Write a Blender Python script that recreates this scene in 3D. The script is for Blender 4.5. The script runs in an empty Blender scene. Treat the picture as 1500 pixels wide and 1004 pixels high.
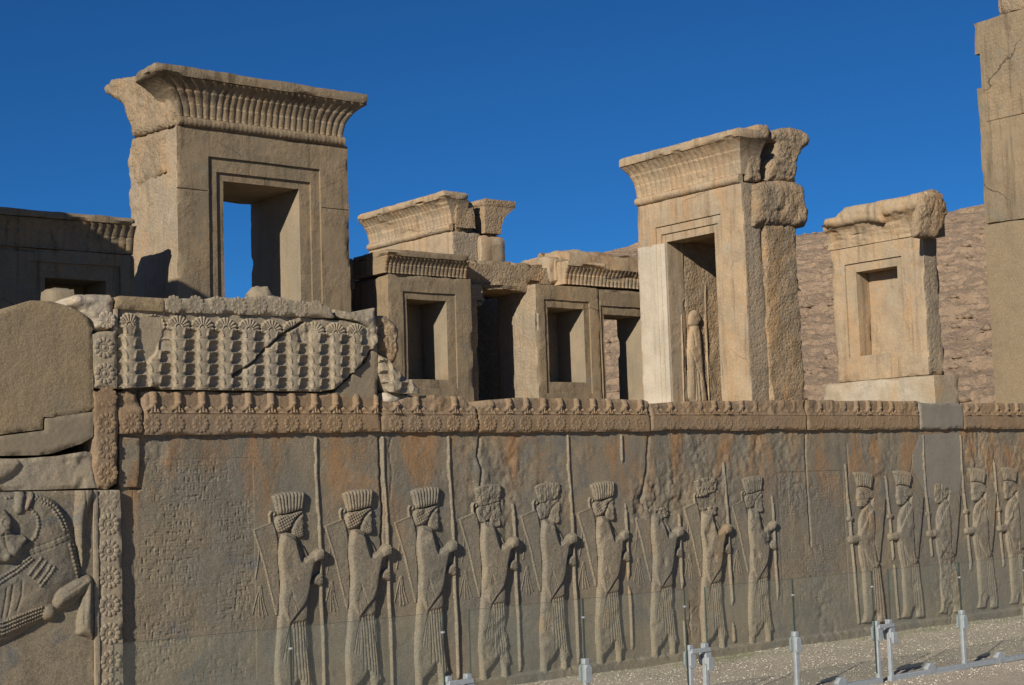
import bpy, math, random
import numpy as np
from mathutils import Matrix, Vector
random.seed(7)
SC = bpy.context.scene
COL = SC.collection

# ------------------------------------------------------------------ camera
F = 2247.9                                   # focal length in pixels of the 1500 px wide picture
YAW, PIT, ROL = np.radians([38.584, 5.178, -1.856])
_cy, _sy, _cp, _sp = math.cos(YAW), math.sin(YAW), math.cos(PIT), math.sin(PIT)
LOOK = np.array([_sy*_cp, _cy*_cp, _sp]); _R = np.array([_cy, -_sy, 0]); _U = np.cross(_R, LOOK)
RIGHT = math.cos(ROL)*_R + math.sin(ROL)*_U
UP = -math.sin(ROL)*_R + math.cos(ROL)*_U
EYE = np.array([0, 0, 1.815])
cam_d = bpy.data.cameras.new('camera'); cam = bpy.data.objects.new('camera', cam_d); COL.objects.link(cam)
cam_d.sensor_width = 36; cam_d.lens = 36*F/1500; cam_d.clip_start = .1; cam_d.clip_end = 6000
cam.matrix_world = Matrix(((RIGHT[0], UP[0], -LOOK[0], EYE[0]), (RIGHT[1], UP[1], -LOOK[1], EYE[1]),
                           (RIGHT[2], UP[2], -LOOK[2], EYE[2]), (0, 0, 0, 1)))
SC.camera = cam

# ------------------------------------------------------------------ sky, sun, exposure
AZ, EL = math.radians(65.0), math.radians(22.9)      # light travels towards (sin AZ, cos AZ)
W = bpy.data.worlds.new("World"); SC.world = W; W.use_nodes = True
nt = W.node_tree; bg = nt.nodes['Background']
sky = nt.nodes.new('ShaderNodeTexSky'); sky.sky_type = 'NISHITA'; sky.sun_disc = False
sky.sun_elevation = EL; sky.sun_rotation = math.radians(180) + AZ
sky.altitude = 3500; sky.air_density = 1.0; sky.dust_density = 0.0; sky.ozone_density = 6.0
tint = nt.nodes.new('ShaderNodeMix'); tint.data_type = 'RGBA'; tint.blend_type = 'MULTIPLY'; tint.inputs[0].default_value = 1
tint.inputs[7].default_value = (.38, 1.06, 1.45, 1)      # deeper, polarised blue
nt.links.new(sky.outputs[0], tint.inputs[6]); nt.links.new(tint.outputs[2], bg.inputs[0]); bg.inputs[1].default_value = 0.05
sd_ = bpy.data.lights.new('sun', 'SUN'); sun = bpy.data.objects.new('sun', sd_); COL.objects.link(sun)
sd_.energy = 5.0; sd_.angle = math.radians(.53); sd_.color = (1.0, .93, .82)
_dir = Vector((math.sin(AZ)*math.cos(EL), math.cos(AZ)*math.cos(EL), -math.sin(EL)))
sun.rotation_euler = _dir.to_track_quat('-Z', 'Y').to_euler(); sun.location = (-20, -10, 20)
SC.view_settings.view_transform = 'Standard'; SC.view_settings.look = 'None'
SC.view_settings.exposure = 0.0; SC.view_settings.gamma = 1.0

# ------------------------------------------------------------------ geometry helpers
def ray(x, y): return LOOK + RIGHT*(x-750)/F - UP*(y-502)/F
def onY(x, y, Y): d = ray(x, y); return EYE + d*(Y/d[1])
def pz(pts, Y, reg=None, sc=1.0):
    """photo pixels (or pixels of an enlarged region) -> (X, Z) in the upright plane at depth Y"""
    ox, oy = (reg or (0, 0))
    return np.array([onY(ox+a/sc, oy+b/sc, Y)[[0, 2]] for a, b in pts])

def onX(x, y, X): d = ray(x, y); return EYE + d*(X/d[0])
def px_(pts, X, reg=None, sc=1.0):
    ox, oy = (reg or (0, 0))
    return np.array([onX(ox+a/sc, oy+b/sc, X)[[1, 2]] for a, b in pts])

def _hash(i, j, k, s):
    n = (i.astype(np.int64)*374761393 + j.astype(np.int64)*668265263 + k.astype(np.int64)*2147483647 + s*974634121) & 0xffffffff
    n = ((n ^ (n >> 13))*1274126177) & 0xffffffff
    n = ((n ^ (n >> 15))*2246822519) & 0xffffffff
    return ((n ^ (n >> 16)) & 0xffff)/65535.0
def vnoise(x, y, z, s=0):
    x, y, z = np.broadcast_arrays(np.asarray(x, float), y, z)
    i, j, k = np.floor(x), np.floor(y), np.floor(z)
    fx, fy, fz = x-i, y-j, z-k
    fx, fy, fz = [f*f*(3-2*f) for f in (fx, fy, fz)]
    r = 0
    for a in (0, 1):
        for b in (0, 1):
            for c in (0, 1):
                r = r + _hash(i+a, j+b, k+c, s)*(fx if a else 1-fx)*(fy if b else 1-fy)*(fz if c else 1-fz)
    return r
def fbm(x, y, z, s=0, o=4, g=.5):
    r, a, t, f = 0, 1.0, 0, 1.0
    for q in range(o):
        r = r + a*vnoise(np.asarray(x)*f, np.asarray(y)*f, np.asarray(z)*f, s+q*17); t += a; a *= g; f *= 2.03
    return r/t          # 0..1

def sdist(poly, X, Z):
    """signed distance to a closed outline, positive inside"""
    P = np.asarray(poly, float); d = np.full(X.shape, 1e9); ins = np.zeros(X.shape, bool)
    for a, b in zip(P, np.roll(P, -1, 0)):
        e = b-a; L2 = e@e+1e-12
        t = np.clip(((X-a[0])*e[0]+(Z-a[1])*e[1])/L2, 0, 1)
        d = np.minimum(d, (X-a[0]-t*e[0])**2+(Z-a[1]-t*e[1])**2)
        if a[1] != b[1]:
            c = (a[1] > Z) != (b[1] > Z)
            ins ^= c & (X < (b[0]-a[0])*(Z-a[1])/(b[1]-a[1])+a[0])
    d = np.sqrt(d); return np.where(ins, d, -d)
def ldist(pl, X, Z, arc=False):
    """distance to a polyline, and arc length at the nearest point"""
    P = np.asarray(pl, float); d = np.full(X.shape, 1e9); s = np.zeros(X.shape); acc = 0
    for a, b in zip(P[:-1], P[1:]):
        e = b-a; L = math.sqrt(e@e)+1e-9
        t = np.clip(((X-a[0])*e[0]+(Z-a[1])*e[1])/L**2, 0, 1)
        q = (X-a[0]-t*e[0])**2+(Z-a[1]-t*e[1])**2
        m = q < d; d = np.where(m, q, d); s = np.where(m, acc+t*L, s); acc += L
    return (np.sqrt(d), s) if arc else np.sqrt(d)
def smooth_poly(P, n=2):
    P = np.asarray(P, float)
    for _ in range(n):
        Q = np.roll(P, -1, 0); P = np.stack([.75*P+.25*Q, .25*P+.75*Q], 1).reshape(-1, 2)
    return P
def dome(d, t, r): return np.where(d > 0, t*np.sqrt(np.clip(1-(1-np.clip(d/r, 0, 1))**2, 0, 1)), 0)
def gro(dl, w): return np.exp(-(dl/w)**2)
def cyl(dl, w, t): return t*np.sqrt(np.clip(1-(dl/w)**2, 0, 1))

def link(o, parent=None):
    COL.objects.link(o)
    if parent is not None: o.parent = parent; o.matrix_parent_inverse = parent.matrix_world.inverted()
    return o
def raw_mesh(name, V, Fq, mat, parent=None, angle=40):
    me = bpy.data.meshes.new(name); V = np.asarray(V, np.float32); Fq = np.asarray(Fq, np.int32)
    n = len(Fq); k = Fq.shape[1]
    me.vertices.add(len(V)); me.vertices.foreach_set('co', V.ravel())
    me.loops.add(n*k); me.loops.foreach_set('vertex_index', Fq.ravel())
    me.polygons.add(n); me.polygons.foreach_set('loop_start', np.arange(0, n*k, k, dtype=np.int32))
    me.update(calc_edges=True); me.validate()
    me.polygons.foreach_set('use_smooth', np.ones(len(me.polygons), bool))
    if angle: me.set_sharp_from_angle(angle=math.radians(angle))
    me.materials.append(mat); o = bpy.data.objects.new(name, me); return link(o, parent)
def thing(name, label, cat, loc, group=None):
    o = bpy.data.objects.new(name, None); COL.objects.link(o); o.location = loc; o.empty_display_size = .2
    o.matrix_world = Matrix.Translation(loc)
    o['label'] = label; o['category'] = cat
    if group: o['group'] = group
    return o
def structure(o): o['kind'] = 'structure'; return o
def stuff(o, label=None, cat=None):
    o['kind'] = 'stuff'
    if label: o['label'] = label
    if cat: o['category'] = cat
    return o

def carve(name, poly, Y, depth, res, hfun, mat, parent, chip=.012, seed=0, eps=None, face='y', angle=55, rect=False):
    """upright slab: outline poly in (X, Z), front relief hfun(X, Z, d) towards the viewer, real thickness behind.
       eps: relief only - keep just what rises more than eps from the plane at Y, sunk into it"""
    P = np.asarray(poly, float); lo, hi = P.min(0), P.max(0)
    nx, nz = max(2, int((hi[0]-lo[0])/res)+1), max(2, int((hi[1]-lo[1])/res)+1)
    xs = np.linspace(lo[0], hi[0], nx); zs = np.linspace(lo[1], hi[1], nz)
    X, Z = np.meshgrid(xs, zs, indexing='ij')
    d = np.minimum(np.minimum(X-lo[0], hi[0]-X), np.minimum(Z-lo[1], hi[1]-Z)) if rect else sdist(P, X, Z)
    h = hfun(X, Z, d)
    if eps is None and chip:
        n = fbm(X*9, 0*X, Z*9, seed+3, 3)
        h = h - chip*np.clip(1-d/(.02+.03*n), 0, 1)**2*(.25+1.5*np.clip(n-.35, 0, 1)*2)
    keep = (h > eps) if eps is not None else (d >= -1e-6)
    if eps is not None:
        c = keep[:-1, :-1] | keep[1:, :-1] | keep[:-1, 1:] | keep[1:, 1:]
        h = np.where(keep, h, -.012)
    else:
        if not rect:      # cells: pull the outermost vertices onto the outline a little by keeping any cell mostly inside
            c = (keep[:-1, :-1].astype(int)+keep[1:, :-1]+keep[:-1, 1:]+keep[1:, 1:]) >= 3
        else: c = np.ones((nx-1, nz-1), bool)
    if eps is None and not rect:
        cnt = np.zeros((nx, nz), int)
        for a_ in (0, 1):
            for b_ in (0, 1): cnt[a_:nx-1+a_, b_:nz-1+b_] += c
        g0, g1_ = np.gradient(d, xs[1]-xs[0], zs[1]-zs[0]); gl = np.hypot(g0, g1_)+1e-9; mv = ((cnt > 0) & (cnt < 4) & (np.abs(d) < 2.2*res)).astype(float)*.9
        X = X-mv*d*g0/gl; Z = Z-mv*d*g1_/gl
    ii, jj = np.nonzero(c); idx = np.arange(nx*nz).reshape(nx, nz)
    Fq = np.stack([idx[ii, jj], idx[ii+1, jj], idx[ii+1, jj+1], idx[ii, jj+1]], 1)
    V = np.stack([X, Y-h, Z], -1).reshape(-1, 3)
    if depth > 0:
        cp = np.pad(c, 1); off = nx*nz; E = []
        for di, dj, a, b in ((-1, 0, (0, 1), (0, 0)), (1, 0, (1, 0), (1, 1)), (0, -1, (0, 0), (1, 0)), (0, 1, (1, 1), (0, 1))):
            m = c & ~cp[1+di:1+di+nx-1, 1+dj:1+dj+nz-1]; i2, j2 = np.nonzero(m)
            E.append(np.stack([idx[i2+a[0], j2+a[1]], idx[i2+b[0], j2+b[1]]], 1))
        E = np.concatenate(E); V2 = V.copy(); V2[:, 1] = Y+depth
        V = np.concatenate([V, V2])
        Fq = np.concatenate([Fq, np.stack([E[:, 1], E[:, 0], E[:, 0]+off, E[:, 1]+off], 1), ])
    u, inv = np.unique(Fq, return_inverse=True); V = V[u]
    if face == 'x': V = V[:, [1, 0, 2]]                  # same slab turned to look towards -X
    return raw_mesh(name, V, inv.reshape(Fq.shape), mat, parent, angle)

def solid(name, ops, mat, parent, res=.07, chip=.03, rough=.004, seed=0, roughfn=None, angle=38, bend=None, rnd=0, side=None, reveal=None):
    """weathered masonry solid from axis-aligned additions and cuts on one shared lattice (closed mesh)"""
    ax = []
    for k in (1, 3, 5):
        c = sorted({round(float(v), 5) for o in ops for v in (o[k], o[k+1])}); out = []
        for a, b in zip(c[:-1], c[1:]):
            n = max(1, int(math.ceil((b-a)/res))); out += list(np.linspace(a, b, n, endpoint=False))
        ax.append(np.array(out+[c[-1]]))
    mid = [(a[:-1]+a[1:])/2 for a in ax]; occ = np.zeros([len(m) for m in mid], bool)
    for o in ops:
        m = [(mid[q] > o[1+2*q]) & (mid[q] < o[2+2*q]) for q in range(3)]
        occ[np.ix_(*m)] = o[0] == '+'
    sh = [len(a) for a in ax]; idx = np.arange(np.prod(sh)).reshape(sh); N = np.zeros((idx.size, 3)); Fs = []
    for q in range(3):
        p = np.pad(occ, [(1, 1) if t == q else (0, 0) for t in range(3)]).astype(int)
        df = np.diff(p, axis=q)
        for sgn in (1, -1):
            I = np.nonzero(df == sgn); o1, o2 = [t for t in range(3) if t != q]
            def vid(a, b):
                J = list(I); J[o1] = I[o1]+a; J[o2] = I[o2]+b; return idx[tuple(J)]
            f = np.stack([vid(0, 0), vid(1, 0), vid(1, 1), vid(0, 1)], 1)
            if (sgn == 1) != (q == 1): f = f[:, ::-1]
            Fs.append(f)
            for c in range(4): np.add.at(N[:, q], f[:, c], -sgn)
    Fq = np.concatenate(Fs); u, inv = np.unique(Fq, return_inverse=True)
    V = np.stack(np.meshgrid(*ax, indexing='ij'), -1).reshape(-1, 3)[u]; n = np.sign(N[u])
    k = (np.abs(n).sum(1) >= 2)
    c = fbm(V[:, 0]*3.1, V[:, 1]*3.1, V[:, 2]*3.1, seed+5, 3); c2 = vnoise(V[:, 0]*11, V[:, 1]*11, V[:, 2]*11, seed+9)
    amt = np.where(k, chip*(.12+np.clip(c-.42, 0, 1)*5*c2), 0)
    V2 = V - n*amt[:, None]
    r = (rough if roughfn is None else rough+roughfn(V))*np.ones(len(V))
    mass = [o for o in ops if o[0] == '+']
    for o in ops:
        if o[0] == '-':
            ov = [min(min(o[2+2*q], max(p[2+2*q] for p in mass))-max(o[1+2*q], min(p[1+2*q] for p in mass)) for q in (t,)) for t in range(3)]
            if min(ov) < .12:
                ins = np.all([(V[:, q] >= o[1+2*q]-.03) & (V[:, q] <= o[2+2*q]+.03) for q in range(3)], 0)
                amt = np.where(ins, amt*.12, amt); r = np.where(ins, r*.35, r)
    V2 = V - n*amt[:, None]
    D = np.stack([fbm(V[:, 0]*6+31*q, V[:, 1]*6, V[:, 2]*6, seed+q*7, 3)-.5 for q in range(3)], 1)
    D2 = np.stack([fbm(V[:, 0]*2.1+31*q, V[:, 1]*2.1, V[:, 2]*2.1, seed+q*7+50, 2)-.5 for q in range(3)], 1)
    V2 = V2 + (D*2+D2*2)*r[:, None]
    if rnd:
        lo_, hi_ = V.min(0), V.max(0); hc_ = (hi_-lo_)/2; p = (V2-(lo_+hi_)/2)/hc_; sz = (hc_/hc_.max())**.0
        mx = np.abs(p).max(1)+1e-9; pn = (np.abs(p)**rnd).sum(1)**(1/rnd)+1e-9
        V2 = (lo_+hi_)/2+p*(mx/pn)[:, None]*hc_*1.03
    if bend is not None: V2 = bend(V2)
    o = raw_mesh(name, V2, inv.reshape(Fq.shape), mat, parent, angle)
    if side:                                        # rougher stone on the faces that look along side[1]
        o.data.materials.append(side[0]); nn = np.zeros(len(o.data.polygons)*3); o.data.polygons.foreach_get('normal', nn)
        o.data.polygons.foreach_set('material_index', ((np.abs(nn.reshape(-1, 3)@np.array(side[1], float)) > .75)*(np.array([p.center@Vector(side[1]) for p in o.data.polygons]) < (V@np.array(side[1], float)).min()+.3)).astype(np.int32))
    if reveal:                                      # paler stone on the inner faces of an opening, inside this box
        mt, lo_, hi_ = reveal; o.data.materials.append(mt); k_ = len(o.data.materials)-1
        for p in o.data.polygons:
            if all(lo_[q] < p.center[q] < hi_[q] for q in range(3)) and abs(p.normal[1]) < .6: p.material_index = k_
    return o

# ------------------------------------------------------------------ materials
def rgb(r, g, b): return (r, g, b, 1)
def stone(name, base, alt, stain=None, stain_lo=.55, stain_hi=.75, dark=.6, bump=.6, bscale=1.0, streak=0.0, stain_z=None, grain=.25, rough=.9, dust=None, crack=0, pit=0, slate=None, coarse=1.2, patchy=False):
    m = bpy.data.materials.new(name); m.use_nodes = True; t = m.node_tree; N, Lk = t.nodes, t.links
    b = N['Principled BSDF']; b.inputs['Roughness'].default_value = rough; b.inputs['Specular IOR Level'].default_value = .25
    geo = N.new('ShaderNodeNewGeometry'); pos = geo.outputs['Position']
    def noise(sc, det=5, rgh=.6, vec=None, dist=0.0):
        n = N.new('ShaderNodeTexNoise'); n.inputs['Scale'].default_value = sc; n.inputs['Detail'].default_value = det
        n.inputs['Roughness'].default_value = rgh; n.inputs['Distortion'].default_value = dist
        Lk.new(vec or pos, n.inputs['Vector']); return n.outputs['Fac']
    def ramp(f, lo, hi, a=0., z=1.):
        r = N.new('ShaderNodeMapRange'); r.interpolation_type = 'SMOOTHSTEP'; Lk.new(f, r.inputs[0])
        r.inputs[1].default_value = lo; r.inputs[2].default_value = hi; r.inputs[3].default_value = a; r.inputs[4].default_value = z
        return r.outputs[0]
    def mix(f, a, c, mode='MIX'):
        x = N.new('ShaderNodeMix'); x.data_type = 'RGBA'; x.blend_type = mode
        if isinstance(f, float): x.inputs[0].default_value = f
        else: Lk.new(f, x.inputs[0])
        for s, v in ((6, a), (7, c)):
            if isinstance(v, tuple): x.inputs[s].default_value = v
            else: Lk.new(v, x.inputs[s])
        return x.outputs[2]
    def mul(a, c):
        x = N.new('ShaderNodeMath'); x.operation = 'MULTIPLY'; Lk.new(a, x.inputs[0])
        if isinstance(c, (int, float)): x.inputs[1].default_value = c
        else: Lk.new(c, x.inputs[1])
        return x.outputs[0]
    def add(a, c):
        x = N.new('ShaderNodeMath'); x.operation = 'ADD'; Lk.new(a, x.inputs[0]); Lk.new(c, x.inputs[1]); return x.outputs[0]
    def scaled(v):
        x = N.new('ShaderNodeVectorMath'); x.operation = 'MULTIPLY'; Lk.new(pos, x.inputs[0]); x.inputs[1].default_value = v; return x.outputs[0]
    col = mix(ramp(noise(1.1, 6, .65, dist=.4), .38, .64), base, alt)
    col = mix(ramp(noise(4.5, 7, .7), .45, .72, 0, dark), col, rgb(*[c*.6 for c in base[:3]]))
    if slate is not None:
        col = mix(ramp(noise(1.9, 7, .7, dist=.7), .56, .66, 0, .75), col, slate)
    if stain is not None:
        f = ramp(noise(1.7, 6, .7, scaled((1.5, 1.5, .55)), .6), stain_lo, stain_hi)
        if stain_z is not None:
            sp = N.new('ShaderNodeSeparateXYZ'); Lk.new(pos, sp.inputs[0])
            f = mul(f, ramp(sp.outputs[2], stain_z[0], stain_z[1]))
        col = mix(mul(f, .85), col, stain)
    if dust is not None:
        col = mix(ramp(noise(2.6, 8, .75, dist=.3), .56, .7, 0, .7), col, dust)
    if streak:
        f = ramp(noise(5.0, 4, .6, scaled((1.6, 1.6, .12))), .5, .72, 0, streak)
        col = mix(f, col, rgb(*[c*.38 for c in base[:3]]))
    g = ramp(noise(85, 3, .7), .3, .7, 1-grain, 1+grain)
    gg = N.new('ShaderNodeCombineColor'); [Lk.new(g, gg.inputs[q]) for q in range(3)]
    col = mix(1.0, col, gg.outputs[0], 'MULTIPLY')
    ck = None
    if crack:
        cv = N.new('ShaderNodeTexVoronoi'); cv.feature = 'DISTANCE_TO_EDGE'; cv.inputs['Scale'].default_value = crack
        wob = N.new('ShaderNodeVectorMath'); wob.operation = 'ADD'; nz = N.new('ShaderNodeTexNoise'); nz.inputs['Scale'].default_value = 2.2; nz.inputs['Detail'].default_value = 6
        Lk.new(pos, nz.inputs['Vector']); sc_ = N.new('ShaderNodeVectorMath'); sc_.operation = 'SCALE'; sc_.inputs['Scale'].default_value = .3
        Lk.new(nz.outputs['Color'], sc_.inputs[0]); Lk.new(pos, wob.inputs[0]); Lk.new(sc_.outputs[0], wob.inputs[1]); Lk.new(wob.outputs[0], cv.inputs['Vector'])
        ck = mul(ramp(cv.outputs['Distance'], .0006, .0032, 1, 0), ramp(noise(.9, 2), .54, .62))
        col = mix(mul(ck, .8), col, rgb(*[c*.2 for c in base[:3]]))
    Lk.new(col, b.inputs['Base Color'])
    hgt = add(mul(noise(22*bscale, 8, .72), 1.0), mul(noise(7*bscale, 5, .6), coarse))
    vo = N.new('ShaderNodeTexVoronoi'); vo.inputs['Scale'].default_value = 38*bscale; Lk.new(pos, vo.inputs['Vector'])
    hgt = add(hgt, mul(ramp(vo.outputs['Distance'], .0, .35), .12))
    if ck is not None: hgt = add(hgt, mul(ck, -.8))
    if pit:
        vp_ = N.new('ShaderNodeTexVoronoi'); vp_.inputs['Scale'].default_value = 16; Lk.new(pos, vp_.inputs['Vector'])
        hgt = add(hgt, mul(ramp(vp_.outputs['Distance'], .1, .55), pit))
    if patchy: hgt = mul(hgt, ramp(noise(1.3, 4), .42, .62, .35, 1.5))
    bp = N.new('ShaderNodeBump'); bp.inputs['Strength'].default_value = bump; bp.inputs['Distance'].default_value = .02
    Lk.new(hgt, bp.inputs['Height']); Lk.new(bp.outputs[0], b.inputs['Normal'])
    return m
def plain(name, col, rough=.5, metal=0., var=.12, bump=.05, scale=30):
    m = bpy.data.materials.new(name); m.use_nodes = True; t = m.node_tree; b = t.nodes['Principled BSDF']
    n = t.nodes.new('ShaderNodeTexNoise'); n.inputs['Scale'].default_value = scale; n.inputs['Detail'].default_value = 5
    g = t.nodes.new('ShaderNodeNewGeometry'); t.links.new(g.outputs['Position'], n.inputs['Vector'])
    r = t.nodes.new('ShaderNodeMapRange'); t.links.new(n.outputs['Fac'], r.inputs[0]); r.inputs[1].default_value = .3; r.inputs[2].default_value = .7
    r.inputs[3].default_value = 1-var; r.inputs[4].default_value = 1+var
    x = t.nodes.new('ShaderNodeMix'); x.data_type = 'RGBA'; x.blend_type = 'MULTIPLY'; x.inputs[0].default_value = 1; x.inputs[6].default_value = (*col, 1)
    c = t.nodes.new('ShaderNodeCombineColor'); [t.links.new(r.outputs[0], c.inputs[q]) for q in range(3)]
    t.links.new(c.outputs[0], x.inputs[7]); t.links.new(x.outputs[2], b.inputs['Base Color'])
    b.inputs['Roughness'].default_value = rough; b.inputs['Metallic'].default_value = metal
    bp = t.nodes.new('ShaderNodeBump'); bp.inputs['Strength'].default_value = bump; bp.inputs['Distance'].default_value = .01
    t.links.new(n.outputs['Fac'], bp.inputs['Height']); t.links.new(bp.outputs[0], b.inputs['Normal'])
    return m

M_wall = stone('relief_limestone', rgb(.245, .197, .13), rgb(.185, .165, .126), rgb(.32, .178, .08), .46, .62, .5, .42, 1.5, .35, (1.25, 2.15), .26, slate=rgb(.14, .14, .128), coarse=.5, patchy=True)
M_band = stone('cornice_limestone', rgb(.285, .19, .105), rgb(.25, .18, .115), rgb(.2, .17, .125), .6, .75, .45, .45, 1.2, .2, None, .22)
M_pale = stone('parapet_limestone', rgb(.33, .265, .175), rgb(.29, .245, .18), rgb(.33, .22, .12), .58, .75, .35, .35, 1.2, .2, None, .2)
M_grey = stone('grey_repair_stone', rgb(.262, .205, .132), rgb(.228, .185, .125), None, dark=.25, bump=.15, grain=.12)
M_slate = stone('slate_grey_repair', rgb(.25, .218, .165), rgb(.215, .19, .15), None, dark=.3, bump=.15, grain=.14)
M_tan = stone('dressed_tan_stone', rgb(.285, .212, .12), rgb(.25, .19, .118), rgb(.21, .17, .115), .55, .75, .4, .4, 1.6, .1, None, .24)
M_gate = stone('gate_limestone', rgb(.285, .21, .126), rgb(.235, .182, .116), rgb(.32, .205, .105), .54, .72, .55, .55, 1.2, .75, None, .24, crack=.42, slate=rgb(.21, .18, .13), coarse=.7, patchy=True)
M_warm = stone('warm_gate_limestone', rgb(.42, .302, .182), rgb(.345, .27, .18), rgb(.41, .25, .125), .48, .70, .6, .5, 1.2, .6, None, .22, dust=rgb(.46, .38, .26), crack=.42, slate=rgb(.34, .29, .21), coarse=.7, patchy=True)  # warmer, paler limestone of the side gates and niche
M_white = stone('pale_repair_marble', rgb(.55, .47, .36), rgb(.46, .39, .29), rgb(.45, .31, .19), .58, .75, .3, .3, 1.0, .3, None, .15)
M_rough = stone('broken_limestone', rgb(.36, .255, .15), rgb(.28, .215, .14), rgb(.4, .24, .11), .5, .7, .65, 1.0, 1.2, .1, None, .4, pit=.5)

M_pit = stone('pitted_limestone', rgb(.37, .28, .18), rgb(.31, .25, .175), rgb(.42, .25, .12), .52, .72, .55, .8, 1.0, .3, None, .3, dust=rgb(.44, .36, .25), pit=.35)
M_jamb = stone('pale_opening_stone', rgb(.32, .25, .165), rgb(.27, .22, .15), rgb(.36, .22, .105), .55, .75, .3, .25, 1.4, .25, None, .18)  # paler, smoother stone for the inner faces of openings
M_base = stone('pale_base_stone', rgb(.46, .39, .29), rgb(.37, .29, .19), rgb(.42, .28, .15), .5, .7, .5, .5, 1.0, .2, None, .2)
M_guard = stone('carved_limestone', rgb(.258, .21, .142), rgb(.205, .18, .135), rgb(.3, .19, .095), .54, .72, .45, .45, 1.6, .25, None, .28)

# ------------------------------------------------------------------ ground
WY = 11.0                                    # plane of the relief wall
def build_ground():
    m = stone('gravel_ground', rgb(.57, .48, .36), rgb(.5, .42, .32), rgb(.5, .38, .28), dark=.3, bump=1.0, bscale=2.5, grain=.45)
    n = 90; xs = np.concatenate([np.linspace(-3000, -20, 8), np.linspace(-10, 40, 120), np.linspace(60, 3000, 8)])
    ys = np.concatenate([np.linspace(-3000, -10, 6), np.linspace(0, 12, 70), np.linspace(14, 3000, 8)])
    X, Y = np.meshgrid(xs, ys, indexing='ij')
    Z = -.03*np.clip((11-Y)/3, 0, 1) + (fbm(X*1.3, Y*1.3, 0*X, 4, 4)-.5)*.05*((X > -12) & (X < 45) & (Y > -1) & (Y < 13))
    idx = np.arange(X.size).reshape(X.shape)
    Fq = np.stack([idx[:-1, :-1], idx[1:, :-1], idx[1:, 1:], idx[:-1, 1:]], -1).reshape(-1, 4)
    structure(raw_mesh('ground', np.stack([X, Y, Z], -1).reshape(-1, 3), Fq, m, None, 0))
    # loose stones of the gravel strip at the foot of the wall
    rs = np.random.RandomState(3); V = []; Fc = []
    base = np.array([(1, 0, 0), (0, 1, 0), (-1, 0, 0), (0, -1, 0), (0, 0, .7), (0, 0, -.7)], float)
    tri = np.array([(0, 1, 4), (1, 2, 4), (2, 3, 4), (3, 0, 4), (1, 0, 5), (2, 1, 5), (3, 2, 5), (0, 3, 5)])
    for q in range(15000):
        x, y = rs.uniform(6.3, 19), rs.uniform(8.2, 10.98); s = .004+.010*rs.rand()**3
        B = base*(1+.6*(rs.rand(6, 1)-.5))*s*np.array([1, .8+.5*rs.rand(), .8]); a = rs.rand()*6.3
        R = np.array([[math.cos(a), -math.sin(a), 0], [math.sin(a), math.cos(a), 0], [0, 0, 1]])
        z = -.03*min(max((11-y)/3, 0), 1)+(float(fbm(x*1.3, y*1.3, 0., 4, 4))-.5)*.05 if q % 1 == 0 else 0
        Fc.append(tri+len(V)*6); V.append(B@R.T+np.array([x, y, z+s*.25]))
    g = raw_mesh('gravel', np.concatenate(V), np.concatenate(Fc), plain('gravel_stones', (.52, .46, .37), .9, 0, .4, .3, 14), None, 0)
    stuff(g, 'loose pale gravel strewn along the foot of the relief wall', 'gravel')
    mg = plain('dry_grass', (.16, .17, .07), .8, 0, .3, 0, 5); V = []; Fc = []
    for q in range(1500):
        c = rs.choice(3, p=[.35, .5, .15]); x = (11.2+.9*rs.randn()*.5, 14.6+1.3*rs.randn()*.6, 9.5+1.5*rs.randn())[c]
        y = 10.88-abs(rs.randn())*.13; h = .015+.04*rs.rand(); a = rs.rand()*6.3; l = rs.randn(2)*.02
        V.append(np.array([(x-.003*math.cos(a), y-.003*math.sin(a), -.02), (x+.003*math.cos(a), y+.003*math.sin(a), -.02), (x+l[0], y+l[1], h)])); Fc.append([3*q, 3*q+1, 3*q+2])
    g = raw_mesh('grass_tufts', np.concatenate(V), np.array(Fc), mg, None, 0)
    stuff(g, 'thin dry grass growing where the gravel meets the relief wall', 'grass')
build_ground()

# ------------------------------------------------------------------ podium with the guard reliefs
podium = thing('relief_wall', 'long weathered grey podium wall carved with robed spear guards under a rosette cornice', 'relief wall', (10, WY, 0))
Z_FOOT, Z_CB, Z_CT = .09, 2.262, 2.585
wall_lines = [   # cracks and joints: pixels, width, depth
    ([(556, 640), (557, 690), (560, 740), (559, 800)], .010, .05), ([(703, 640), (700, 668), (706, 690), (703, 720), (708, 742)], .012, .03),
    ([(1180, 636), (1181, 690), (1184, 730), (1188, 800)], .012, .03), ([(1347, 640), (1345, 650), (1338, 668), (1334, 690), (1328, 697)], .008, .012),
    ([(950, 640), (948, 690), (940, 735)], .02, .02), ([(840, 690), (838, 720)], .006, .006), ([(1052, 930), (1010, 920), (1012, 900), (1022, 890)], .006, .012),
    ([(1240, 650), (1243, 690), (1240, 735)], .012, .010), ([(205, 716), (190, 715)], .01, .03), ([(573, 642), (570, 660), (574, 690), (571, 730)], .008, .012),
    ([(1012, 880), (1012, 975), (1020, 985)], .006, .01), ([(700, 745), (712, 760), (708, 800)], .012, .02), ([(1410, 640), (1408, 700), (1412, 740)], .010, .012),
    ([(1405, 880), (1392, 905), (1386, 925)], .012, .02)]
erode_pts = [(722, 740, .28, 1.0), (745, 690, .25, .7), (805, 735, .2, 1.0), (950, 740, .22, 1.6), (985, 720, .3, 1.0), (1055, 715, .3, .9), (1100, 660, .3, .8), (1020, 670, .3, .7),
             (1150, 660, .3, .6), (1160, 700, .3, .5), (700, 660, .2, .6), (1290, 670, .3, .5), (1440, 660, .5, .7), (1385, 760, .12, 1.0), (1385, 860, .2, .9), (1210, 900, .25, .6), (220, 660, .15, .7), (1500, 690, .6, .6), (1020, 900, .15, .6)]
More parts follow.
